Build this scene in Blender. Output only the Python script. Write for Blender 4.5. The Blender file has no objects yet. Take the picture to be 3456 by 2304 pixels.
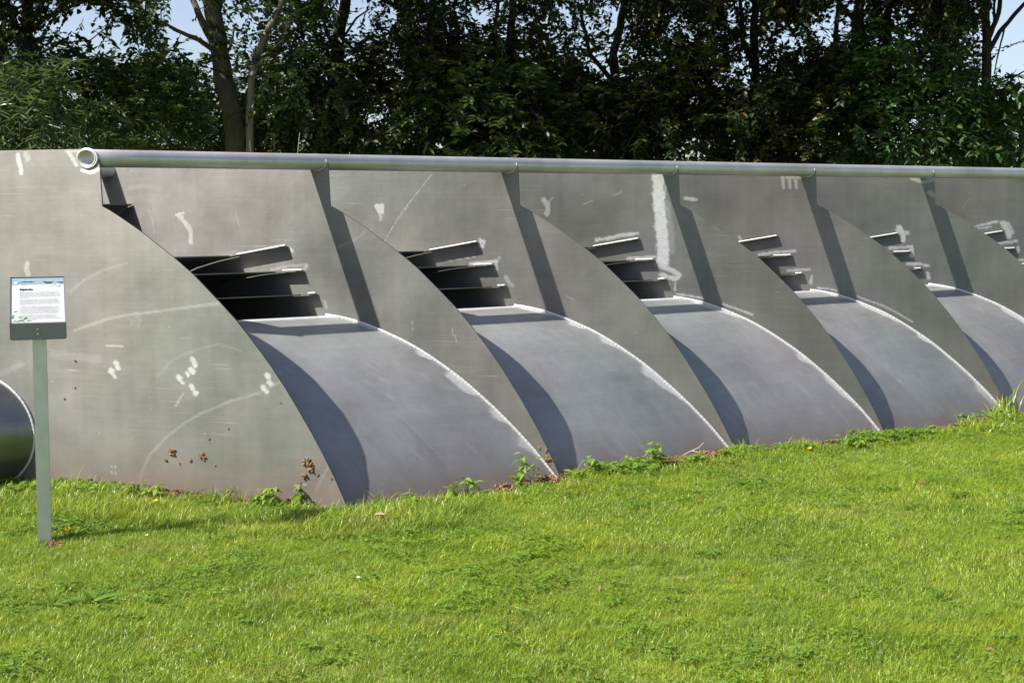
import bpy, math, random
import numpy as np
from mathutils import Vector, Matrix
R = math.radians
scene = bpy.context.scene
COL = scene.collection

# ------------------------------------------------------------------ camera
EYE = 1.5
PITCH, ROLL = R(5.5868), R(-0.1565)
cam_d = bpy.data.cameras.new('camera')
cam_d.sensor_width = 36.0
cam_d.lens = 4700.0 / 3456.0 * 36.0
cam_d.clip_start, cam_d.clip_end = 0.05, 3000
cam = bpy.data.objects.new('camera', cam_d); COL.objects.link(cam)
_f = Vector((0, math.cos(PITCH), -math.sin(PITCH))); _u = Vector((0, math.sin(PITCH), math.cos(PITCH)))
_r = Vector((1, 0, 0))
right = _r * math.cos(ROLL) + _u * math.sin(ROLL); up = _u * math.cos(ROLL) - _r * math.sin(ROLL)
cam.matrix_world = Matrix(((right.x, up.x, -_f.x, 0), (right.y, up.y, -_f.y, 0), (right.z, up.z, -_f.z, EYE), (0, 0, 0, 1)))
scene.camera = cam

# ------------------------------------------------------------------ sky, sun, exposure
SUN_DIR = Vector((1.0164, 0.3555, -1.0)).normalized()          # the way the light travels
world = bpy.data.worlds.new('World'); scene.world = world; world.use_nodes = True
wn = world.node_tree; bg = wn.nodes['Background']
sky = wn.nodes.new('ShaderNodeTexSky'); sky.sky_type = 'NISHITA'; sky.sun_disc = False
sky.sun_elevation = math.asin(-SUN_DIR.z)
sky.sun_rotation = math.atan2(-SUN_DIR.x, -SUN_DIR.y)
sky.dust_density = 1.0; sky.ozone_density = 3.0; sky.air_density = 1.0
hsv = wn.nodes.new('ShaderNodeHueSaturation'); hsv.inputs['Saturation'].default_value = 0.80; hsv.inputs['Hue'].default_value = 0.515      # thin high haze: paler sky
wn.links.new(sky.outputs[0], hsv.inputs['Color']); wn.links.new(hsv.outputs[0], bg.inputs[0]); bg.inputs[1].default_value = 0.086
sun_d = bpy.data.lights.new('sun', 'SUN'); sun_d.energy = 5.0; sun_d.angle = R(0.53); sun_d.color = (1.0, 0.95, 0.87)
sun = bpy.data.objects.new('sun', sun_d); COL.objects.link(sun)
sun.rotation_euler = SUN_DIR.to_track_quat('-Z', 'Y').to_euler(); sun.location = (-8, -3, 10)
scene.view_settings.view_transform = 'Standard'; scene.view_settings.look = 'None'
scene.view_settings.exposure = 0.98; scene.view_settings.gamma = 1.0; scene.view_settings.use_curve_mapping = False

rng = np.random.default_rng(7)
random.seed(7)

# ------------------------------------------------------------------ helpers
def tag(o, label=None, cat=None, group=None, kind=None):
    if label: o['label'] = label
    if cat: o['category'] = cat
    if group: o['group'] = group
    if kind: o['kind'] = kind
    return o

def empty(name, loc=(0, 0, 0), rz=0.0):
    o = bpy.data.objects.new(name, None); COL.objects.link(o)
    o.location = loc; o.rotation_euler = (0, 0, rz); o.empty_display_size = 0.1
    return o

def mesh_np(name, verts, faces, mats=None, parent=None, smooth=False, face_mat=None, link=True):
    """verts Nx3 array, faces list of index tuples or list of equal-width arrays"""
    me = bpy.data.meshes.new(name)
    v = np.asarray(verts, dtype=np.float32).reshape(-1, 3)
    groups = faces if isinstance(faces, list) and len(faces) and isinstance(faces[0], np.ndarray) else None
    if groups is None:
        loops = np.concatenate([np.asarray(f, dtype=np.int32) for f in faces]) if len(faces) else np.zeros(0, np.int32)
        tot = np.array([len(f) for f in faces], dtype=np.int32)
    else:
        loops = np.concatenate([g.astype(np.int32).ravel() for g in groups])
        tot = np.concatenate([np.full(len(g), g.shape[1], dtype=np.int32) for g in groups])
    start = np.concatenate([[0], np.cumsum(tot)[:-1]]).astype(np.int32) if len(tot) else np.zeros(0, np.int32)
    me.vertices.add(len(v)); me.vertices.foreach_set('co', v.ravel())
    me.loops.add(len(loops)); me.loops.foreach_set('vertex_index', loops)
    me.polygons.add(len(tot)); me.polygons.foreach_set('loop_start', start)
    try: me.polygons.foreach_set('loop_total', tot)
    except Exception: pass
    if face_mat is not None: me.polygons.foreach_set('material_index', np.asarray(face_mat, dtype=np.int32))
    me.polygons.foreach_set('use_smooth', np.full(len(tot), bool(smooth)))
    me.update(calc_edges=True); me.validate()
    for m in (mats if isinstance(mats, (list, tuple)) else [mats] if mats else []): me.materials.append(m)
    o = bpy.data.objects.new(name, me)
    if link: COL.objects.link(o)
    if parent: o.parent = parent
    return o

def share(name, me, parent=None, loc=(0, 0, 0), rot=(0, 0, 0), sc=(1, 1, 1)):
    o = bpy.data.objects.new(name, me); COL.objects.link(o)
    o.location = loc; o.rotation_euler = rot; o.scale = sc
    if parent: o.parent = parent
    return o

class MB:
    """collects simple solids into one mesh"""
    def __init__(s): s.v = []; s.f = []
    def add(s, verts, faces):
        b = len(s.v); s.v += [tuple(map(float, p)) for p in verts]; s.f += [tuple(b + i for i in f) for f in faces]
    def box(s, c, size, M=None):
        x, y, z = [d / 2 for d in size]
        P = [Vector((sx * x, sy * y, sz * z)) for sx in (-1, 1) for sy in (-1, 1) for sz in (-1, 1)]
        if M is not None: P = [M @ p for p in P]
        P = [p + Vector(c) for p in P]
        s.add(P, [(0, 1, 3, 2), (4, 6, 7, 5), (0, 4, 5, 1), (2, 3, 7, 6), (0, 2, 6, 4), (1, 5, 7, 3)])
    def tube(s, pts, rad, n=8, cap=True):
        pts = [Vector(p) for p in pts]; rad = rad if isinstance(rad, (list, tuple)) else [rad] * len(pts)
        b = len(s.v); ref = Vector((0.31, 0.17, 0.93))
        for i, p in enumerate(pts):
            t = (pts[min(i + 1, len(pts) - 1)] - pts[max(i - 1, 0)]).normalized()
            a = t.cross(ref)
            if a.length < 0.05: a = t.cross(Vector((1, 0, 0)))
            a.normalize(); c = t.cross(a)
            for k in range(n):
                q = 2 * math.pi * k / n
                s.v.append(tuple(p + (a * math.cos(q) + c * math.sin(q)) * rad[i]))
        for i in range(len(pts) - 1):
            for k in range(n):
                k2 = (k + 1) % n
                s.f.append((b + i * n + k, b + i * n + k2, b + (i + 1) * n + k2, b + (i + 1) * n + k))
        if cap:
            s.f.append(tuple(b + k for k in range(n))[::-1]); s.f.append(tuple(b + (len(pts) - 1) * n + k for k in range(n)))
    def build(s, name, mats=None, parent=None, smooth=False):
        return mesh_np(name, np.array(s.v), s.f, mats, parent, smooth)

def vnoise(x, y, seed=0):
    """smooth cheap 2-D value noise in 0..1"""
    xi = np.floor(x).astype(np.int64); yi = np.floor(y).astype(np.int64); xf = x - xi; yf = y - yi
    def h(a, b):
        n = (a * 374761393 + b * 668265263 + seed * 974711) & 0x7fffffff
        n = ((n ^ (n >> 13)) * 1274126177) & 0x7fffffff
        return ((n ^ (n >> 16)) & 0xffff) / 65535.0
    u = xf * xf * (3 - 2 * xf); w = yf * yf * (3 - 2 * yf)
    return (h(xi, yi) * (1 - u) + h(xi + 1, yi) * u) * (1 - w) + (h(xi, yi + 1) * (1 - u) + h(xi + 1, yi + 1) * u) * w

# ------------------------------------------------------------------ materials
class NT:
    def __init__(s, name):
        s.m = bpy.data.materials.new(name); s.m.use_nodes = True; s.t = s.m.node_tree
        s.b = s.t.nodes['Principled BSDF']; s.out = s.t.nodes['Material Output']
    def n(s, typ, **kw):
        nd = s.t.nodes.new(typ)
        for k, v in kw.items():
            if k in nd.inputs.keys(): nd.inputs[k].default_value = v
            else: setattr(nd, k, v)
        return nd
    def l(s, a, b): s.t.links.new(a, b)
    def noise(s, vec, scale, detail=4.0, rough=0.6):
        nd = s.n('ShaderNodeTexNoise'); nd.inputs['Scale'].default_value = scale
        nd.inputs['Detail'].default_value = detail; nd.inputs['Roughness'].default_value = rough
        if vec is not None: s.l(vec, nd.inputs['Vector'])
        return nd.outputs['Fac']
    def mapping(s, vec, scale, rot=(0, 0, 0)):
        nd = s.n('ShaderNodeMapping'); nd.inputs['Scale'].default_value = scale; nd.inputs['Rotation'].default_value = rot
        s.l(vec, nd.inputs['Vector']); return nd.outputs[0]
    def ramp(s, fac, stops):
        nd = s.n('ShaderNodeValToRGB'); s.l(fac, nd.inputs[0]); e = nd.color_ramp.elements
        while len(e) < len(stops): e.new(0.5)
        for i, (p, c) in enumerate(stops):
            e[i].position = p; e[i].color = (c if isinstance(c, tuple) else (c, c, c)) + (1,)
        return nd.outputs[0]
    def mix(s, fac, a, b, blend='MIX'):
        nd = s.n('ShaderNodeMix'); nd.data_type = 'RGBA'; nd.blend_type = blend
        for sock, val in ((nd.inputs[0], fac), (nd.inputs[6], a), (nd.inputs[7], b)):
            if isinstance(val, (int, float)): sock.default_value = val
            elif isinstance(val, tuple): sock.default_value = val + (1,)
            else: s.l(val, sock)
        return nd.outputs[2]
    def math(s, op, a, b=0.0, clamp=False):
        nd = s.n('ShaderNodeMath'); nd.operation = op; nd.use_clamp = clamp
        for sock, val in ((nd.inputs[0], a), (nd.inputs[1], b)):
            if isinstance(val, (int, float)): sock.default_value = val
            else: s.l(val, sock)
        return nd.outputs[0]
    def bump(s, h, strength, dist=0.01):
        nd = s.n('ShaderNodeBump'); nd.inputs['Strength'].default_value = strength; nd.inputs['Distance'].default_value = dist
        s.l(h, nd.inputs['Height']); s.l(nd.outputs[0], s.b.inputs['Normal']); return nd
    def set(s, **kw):
        for k, v in kw.items():
            sock = s.b.inputs[k.replace('_', ' ')]
            if isinstance(v, (int, float)): sock.default_value = v
            elif isinstance(v, tuple): sock.default_value = v + (1,) if len(v) == 3 else v
            else: s.l(v, sock)
        return s.m

def alu_mat(name, base, metallic, rough, seed=0.0, aniso=0.0, worn_caustic=0.40):
    t = NT(name); g = t.n('ShaderNodeNewGeometry'); pos = g.outputs['Position']
    wear_caustic = t.n('ShaderNodeAttribute', attribute_name='wear_caustic').outputs['Fac']
    stain = t.n('ShaderNodeAttribute', attribute_name='stain').outputs['Fac']
    off = t.n('ShaderNodeVectorMath', operation='ADD'); t.l(pos, off.inputs[0]); off.inputs[1].default_value = (seed, seed * 2, seed * 3)
    p = off.outputs[0]
    cloud = t.noise(p, 1.7, 5, 0.62)
    roll = t.noise(t.mapping(p, (2.2, 2.2, 60.0)), 1.0, 5, 0.65)           # horizontal rolling lines of the sheet
    drip = t.noise(t.mapping(p, (16.0, 16.0, 1.2)), 1.0, 4, 0.6)            # rain streaks
    fine = t.noise(p, 190.0, 3, 0.7)
    val = t.math('ADD', t.math('MULTIPLY', cloud, 0.58), t.math('ADD', t.math('MULTIPLY', roll, 0.13), t.math('ADD', t.math('MULTIPLY', drip, 0.17), t.math('MULTIPLY', fine, 0.12))))
    col = t.mix(t.ramp(val, [(0.36, 0.0), (0.64, 1.0)]), tuple(c * 0.74 for c in base), tuple(c * 1.24 for c in base))
    hue = t.noise(p, 0.75, 3, 0.55)
    col = t.mix(1.0, col, t.mix(t.ramp(hue, [(0.38, 0.0), (0.62, 1.0)]), (0.95, 1.0, 0.955), (1.05, 1.005, 0.985)), 'MULTIPLY')
    scr = t.noise(t.mapping(p, (3.0, 3.0, 240.0), (0, 0.03, 0)), 1.0, 2, 0.5)
    scm = t.math('MULTIPLY', t.ramp(scr, [(0.66, 0.0), (0.72, 1.0)]), t.ramp(t.noise(p, 2.6, 3, 0.6), [(0.5, 0.0), (0.66, 0.55)]))
    col = t.mix(scm, col, (worn_caustic * 0.8, worn_caustic * 0.8, worn_caustic * 0.8))
    # tiny bright nicks and dark specks
    vor = t.n('ShaderNodeTexVoronoi'); vor.inputs['Scale'].default_value = 9.0; t.l(p, vor.inputs['Vector'])
    nick = t.ramp(vor.outputs['Distance'], [(0.030, 1.0), (0.045, 0.0)])
    col = t.mix(t.math('MULTIPLY', nick, 0.30), col, (0.5, 0.5, 0.49))
    vo2 = t.n('ShaderNodeTexVoronoi'); vo2.inputs['Scale'].default_value = 6.3; t.l(p, vo2.inputs['Vector'])
    col = t.mix(t.math('MULTIPLY', t.ramp(vo2.outputs['Distance'], [(0.018, 1.0), (0.030, 0.0)]), 0.7), col, (0.06, 0.05, 0.04))
    col = t.mix(t.math('MULTIPLY', stain, 0.55), col, (base[0] * 0.55, base[1] * 0.55, base[2] * 0.58))
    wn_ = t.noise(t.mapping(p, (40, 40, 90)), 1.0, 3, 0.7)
    wf = t.math('MULTIPLY', wear_caustic, t.math('ADD', 0.30, t.math('MULTIPLY', wn_, 1.15)), True)
    col = t.mix(wf, col, (worn_caustic * 0.99, worn_caustic, worn_caustic * 1.01))  # grinding marks and the painted caustic arcs both lighten the colour here
    # soil splashed up from the ground
    sx = t.n('ShaderNodeSeparateXYZ'); t.l(pos, sx.inputs[0])
    hgt = t.math('ADD', sx.outputs[2], t.math('MULTIPLY', t.math('SUBTRACT', t.noise(p, 5.0, 5, 0.7), 0.5), 0.22))
    splash = t.ramp(hgt, [(0.02, 0.85), (0.10, 0.40), (0.26, 0.0)])
    vo3 = t.n('ShaderNodeTexVoronoi'); vo3.inputs['Scale'].default_value = 42.0; t.l(p, vo3.inputs['Vector'])
    spk = t.math('MULTIPLY', t.ramp(vo3.outputs['Distance'], [(0.10, 1.0), (0.16, 0.0)]), t.ramp(hgt, [(0.05, 0.7), (0.45, 0.0)]))
    dirt = t.math('MAXIMUM', t.math('MULTIPLY', splash, 0.75), spk)
    col = t.mix(dirt, col, (0.15, 0.095, 0.062))
    met = t.math('MULTIPLY', t.math('SUBTRACT', metallic, t.math('MULTIPLY', wf, 0.25)), t.math('SUBTRACT', 1.0, dirt))
    rg = t.math('ADD', rough, t.math('SUBTRACT', t.math('MULTIPLY', t.math('SUBTRACT', cloud, 0.5), 0.16), t.math('MULTIPLY', wf, 0.04)))
    t.bump(t.math('ADD', t.math('MULTIPLY', roll, 0.25), t.math('ADD', t.math('MULTIPLY', fine, 0.2), t.math('MULTIPLY', cloud, 4.0))), 0.20, 0.004)
    if aniso:                                                              # rolled sheet: highlights spread up and down
        tg = t.n('ShaderNodeTangent', direction_type='RADIAL', axis='Z'); t.l(tg.outputs[0], t.b.inputs['Tangent'])
        t.set(Anisotropic=aniso, Anisotropic_Rotation=0.25)
    return t.set(Base_Color=col, Metallic=met, Roughness=rg)

M = {}
M['plate'] = alu_mat('weathered_aluminium', (0.156, 0.155, 0.147), 0.64, 0.41, 0.0, 0.72, 0.50)
M['ramp'] = alu_mat('weathered_aluminium_ramp', (0.292, 0.292, 0.298), 0.40, 0.46, 3.7, 0.0, 0.62)
M['drum'] = alu_mat('aluminium_drum', (0.24, 0.238, 0.235), 0.85, 0.34, 5.3)
M['pipe'] = alu_mat('aluminium_pipe', (0.52, 0.515, 0.52), 0.55, 0.38, 9.1)

def weld_mat():
    t = NT('weld_metal'); g = t.n('ShaderNodeNewGeometry')
    n1 = t.noise(g.outputs['Position'], 260.0, 3, 0.7)
    t.bump(n1, 0.35, 0.003)
    return t.set(Base_Color=t.mix(n1, (0.36, 0.36, 0.355), (0.72, 0.72, 0.71)), Metallic=0.35, Roughness=0.42)
M['weld'] = weld_mat()

def soil_mat(name, a, b):
    t = NT(name); g = t.n('ShaderNodeNewGeometry'); n1 = t.noise(g.outputs['Position'], 60.0, 5, 0.7)
    isl = g.outputs['Random Per Island']
    t.bump(n1, 0.8, 0.01)
    return t.set(Base_Color=t.mix(t.math('ADD', t.math('MULTIPLY', n1, 0.6), t.math('MULTIPLY', isl, 0.4)), a, b), Roughness=0.95)
M['soil'] = soil_mat('crumbly_soil', (0.075, 0.036, 0.02), (0.36, 0.185, 0.10))
M['mud'] = soil_mat('dried_mud', (0.10, 0.052, 0.022), (0.33, 0.19, 0.095))

def leaf_mat(name, dark, light, trans=0.35, rough=0.42, odd=None, spec=0.5):
    t = NT(name); g = t.n('ShaderNodeNewGeometry'); isl = g.outputs['Random Per Island']
    big = t.noise(g.outputs['Position'], 1.1, 3, 0.6)
    f = t.math('ADD', t.math('MULTIPLY', isl, 0.7), t.math('MULTIPLY', big, 0.45))
    col = t.mix(t.ramp(f, [(0.2, 0.0), (0.9, 1.0)]), dark, light)
    if odd: col = t.mix(t.ramp(isl, [(0.935, 0.0), (0.95, 1.0)]), col, odd)
    t.set(Base_Color=col, Roughness=rough, Specular_IOR_Level=spec)
    tr = t.n('ShaderNodeBsdfTranslucent'); tc = t.mix(0.35, col, (light[0] * 1.5, light[1] * 1.5, light[2] * 0.8)); t.l(tc, tr.inputs[0])
    mx = t.n('ShaderNodeMixShader'); mx.inputs[0].default_value = trans
    t.l(t.b.outputs[0], mx.inputs[1]); t.l(tr.outputs[0], mx.inputs[2]); t.l(mx.outputs[0], t.out.inputs[0])
    return t.m
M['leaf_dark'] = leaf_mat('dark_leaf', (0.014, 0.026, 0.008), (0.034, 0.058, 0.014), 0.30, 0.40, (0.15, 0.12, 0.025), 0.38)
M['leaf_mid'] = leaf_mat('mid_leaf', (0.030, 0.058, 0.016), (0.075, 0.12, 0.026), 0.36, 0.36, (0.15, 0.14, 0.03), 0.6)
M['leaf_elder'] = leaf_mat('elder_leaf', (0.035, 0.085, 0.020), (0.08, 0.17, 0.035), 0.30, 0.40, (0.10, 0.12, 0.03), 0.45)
M['leaf_willow'] = leaf_mat('willow_leaf', (0.065, 0.11, 0.035), (0.14, 0.20, 0.07), 0.32, 0.42, (0.16, 0.17, 0.07), 0.45)
M['leaf_weed'] = leaf_mat('weed_leaf', (0.12, 0.22, 0.02), (0.23, 0.35, 0.04), 0.38, 0.45, None, 0.3)
M['leaf_rosette'] = leaf_mat('rosette_leaf', (0.085, 0.175, 0.014), (0.16, 0.27, 0.03), 0.35, 0.40, None, 0.4)
M['stalk_dry'] = leaf_mat('seeding_stalk', (0.10, 0.10, 0.035), (0.24, 0.21, 0.09), 0.25, 0.7)

def grass_mat():
    t = NT('grass_blade'); g = t.n('ShaderNodeNewGeometry'); pos = g.outputs['Position']; isl = g.outputs['Random Per Island']
    oi = t.n('ShaderNodeObjectInfo')
    p1 = t.noise(pos, 1.3, 5, 0.72); p2 = t.noise(t.mapping(pos, (1, 1, 1), (0, 0, 0.6)), 3.6, 4, 0.65)
    f = t.math('ADD', t.math('MULTIPLY', p1, 0.45), t.math('ADD', t.math('MULTIPLY', p2, 0.27), t.math('MULTIPLY', isl, 0.36)))
    col = t.ramp(f, [(0.36, (0.095, 0.190, 0.018)), (0.54, (0.250, 0.365, 0.022)), (0.72, (0.42, 0.48, 0.04))])
    dry = t.ramp(isl, [(0.935, 0.0), (0.95, 1.0)])
    col = t.mix(dry, col, (0.46, 0.40, 0.17))
    patch = t.math('MULTIPLY', t.ramp(t.noise(pos, 1.9, 3, 0.5), [(0.56, 0.0), (0.68, 1.0)]), t.ramp(isl, [(0.35, 0.0), (0.6, 1.0)]))
    col = t.mix(t.math('MULTIPLY', patch, 0.6), col, (0.38, 0.33, 0.10))
    t.set(Base_Color=col, Roughness=0.34, Specular_IOR_Level=0.45)
    tr = t.n('ShaderNodeBsdfTranslucent'); t.l(t.mix(0.25, col, (0.30, 0.36, 0.02)), tr.inputs[0])
    mx = t.n('ShaderNodeMixShader'); mx.inputs[0].default_value = 0.38
    t.l(t.b.outputs[0], mx.inputs[1]); t.l(tr.outputs[0], mx.inputs[2]); t.l(mx.outputs[0], t.out.inputs[0])
    return t.m
M['grass'] = grass_mat()

def ground_mat():
    t = NT('lawn_soil'); g = t.n('ShaderNodeNewGeometry'); pos = g.outputs['Position']
    a = t.noise(pos, 2.2, 6, 0.65); b = t.noise(pos, 38.0, 5, 0.7); c = t.noise(pos, 150.0, 3, 0.7)
    col = t.mix(t.ramp(a, [(0.3, 0.0), (0.7, 1.0)]), (0.12, 0.18, 0.02), (0.20, 0.25, 0.03))
    col = t.mix(t.ramp(b, [(0.5, 0.0), (0.72, 1.0)]), col, (0.14, 0.10, 0.04))
    col = t.mix(t.math('MULTIPLY', c, 0.35), col, (0.19, 0.24, 0.04))
    t.bump(t.math('ADD', b, t.math('MULTIPLY', c, 0.4)), 0.7, 0.03)
    return t.set(Base_Color=col, Roughness=0.95)
M['ground'] = ground_mat()

def bark_mat(name, a, b):
    t = NT(name); tc = t.n('ShaderNodeNewGeometry'); p = tc.outputs['Position']
    n1 = t.noise(t.mapping(p, (30, 30, 4)), 1.0, 6, 0.7); n2 = t.noise(p, 3.0, 3, 0.6)
    t.bump(n1, 1.0, 0.05)
    return t.set(Base_Color=t.mix(t.math('ADD', t.math('MULTIPLY', n1, 0.7), t.math('MULTIPLY', n2, 0.3)), a, b), Roughness=0.9)
M['bark'] = bark_mat('grey_brown_bark', (0.022, 0.017, 0.012), (0.30, 0.24, 0.175))
M['bark_pale'] = bark_mat('pale_smooth_bark', (0.16, 0.14, 0.11), (0.38, 0.34, 0.28))
M['bark_dark'] = bark_mat('dark_bark', (0.022, 0.017, 0.013), (0.085, 0.065, 0.048))

def plain(name, col, rough=0.6, metallic=0.0, var=0.15, scale=30.0):
    t = NT(name); g = t.n('ShaderNodeNewGeometry'); n1 = t.noise(g.outputs['Position'], scale, 4, 0.6)
    return t.set(Base_Color=t.mix(n1, tuple(c * (1 - var) for c in col), tuple(min(1, c * (1 + var)) for c in col)), Roughness=rough, Metallic=metallic)
M['post'] = plain('galvanised_post', (0.60, 0.61, 0.585), 0.45, 0.55, 0.20, 14)
M['sign_metal'] = plain('grey_sign_metal', (0.19, 0.195, 0.19), 0.50, 0.20, 0.12, 40)
M['screw'] = plain('screw_steel', (0.30, 0.30, 0.29), 0.4, 0.8)
M['paper'] = plain('sign_paper', (0.45, 0.46, 0.465), 0.6, 0, 0.02)
M['ink'] = plain('black_ink', (0.02, 0.02, 0.022), 0.6, 0, 0.05)
M['ink_pale'] = plain('grey_ink', (0.15, 0.15, 0.17), 0.6, 0, 0.05)
M['sky_print'] = plain('pale_blue_print', (0.22, 0.31, 0.37), 0.5, 0, 0.10, 60)
M['boat_print'] = plain('brown_print', (0.07, 0.045, 0.018), 0.5, 0, 0.3, 80)
M['dark_print'] = plain('dark_blue_print', (0.025, 0.032, 0.045), 0.5, 0, 0.3, 80)
M['green_print'] = plain('green_print', (0.02, 0.20, 0.075), 0.5, 0, 0.15)
M['olive_print'] = plain('olive_print', (0.17, 0.19, 0.025), 0.5, 0, 0.15)
M['teal_print'] = plain('teal_print', (0.05, 0.19, 0.21), 0.5, 0, 0.15)
M['ring_green'] = plain('ring_green_print', (0.11, 0.26, 0.11), 0.5, 0, 0.1)
M['ring_blue'] = plain('ring_blue_print', (0.13, 0.19, 0.31), 0.5, 0, 0.1)
M['yellow'] = plain('yellow_petal', (0.85, 0.50, 0.01), 0.6, 0, 0.15, 300)
M['white_petal'] = plain('white_petal', (0.85, 0.85, 0.86), 0.6, 0, 0.04)
M['dead_leaf'] = plain('dead_leaf', (0.20, 0.10, 0.045), 0.8, 0, 0.5, 90)
M['red_leaf'] = plain('orange_red_leaf', (0.20, 0.075, 0.025), 0.6, 0, 0.4, 90)
M['wood_bit'] = plain('dry_wood', (0.42, 0.33, 0.23), 0.8, 0, 0.35, 120)
M['straw'] = plain('dry_straw', (0.50, 0.42, 0.24), 0.8, 0, 0.2)
M['house_wall'] = plain('grey_render', (0.30, 0.31, 0.33), 0.8, 0, 0.15, 3)
M['house_roof'] = plain('slate_roof', (0.20, 0.215, 0.25), 0.7, 0, 0.2, 6)
M['glass'] = plain('window_glass', (0.05, 0.06, 0.07), 0.1, 0, 0.1)
M['white_wood'] = plain('white_painted_wood', (0.75, 0.75, 0.74), 0.5, 0, 0.05)

# ------------------------------------------------------------------ ground
def zg(x, y):
    x = np.asarray(x, float); y = np.asarray(y, float)
    return 0.013 * np.sin(1.9 * x + 0.7 * y) + 0.010 * np.sin(1.1 * y - 2.3 * x + 1.0) + 0.008 * np.sin(4.1 * x + 3.3 * y) - 0.012

def build_ground():
    a = np.concatenate([[-900, -300, -100, -50, -30, -20, -14], np.arange(-11, 11.01, 0.25), [14, 20, 30, 50, 100, 300, 900]])
    b = np.concatenate([[-300, -100, -30, -10, -2], np.arange(0, 16.01, 0.25), [18, 22, 28, 40, 60, 100, 300, 1200]])
    X, Y = np.meshgrid(a, b); Zs = zg(X, Y)
    far = np.clip((np.hypot(X, Y - 8) - 14) / 10, 0, 1); Zs = Zs * (1 - far)
    v = np.stack([X, Y, Zs], -1).reshape(-1, 3); nx, ny = len(a), len(b)
    i, j = np.meshgrid(np.arange(nx - 1), np.arange(ny - 1)); q = (j * nx + i).ravel()
    f = np.stack([q, q + 1, q + nx + 1, q + nx], -1)
    return tag(mesh_np('ground', v, [f], M['ground'], smooth=True), kind='structure')
build_ground()
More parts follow.
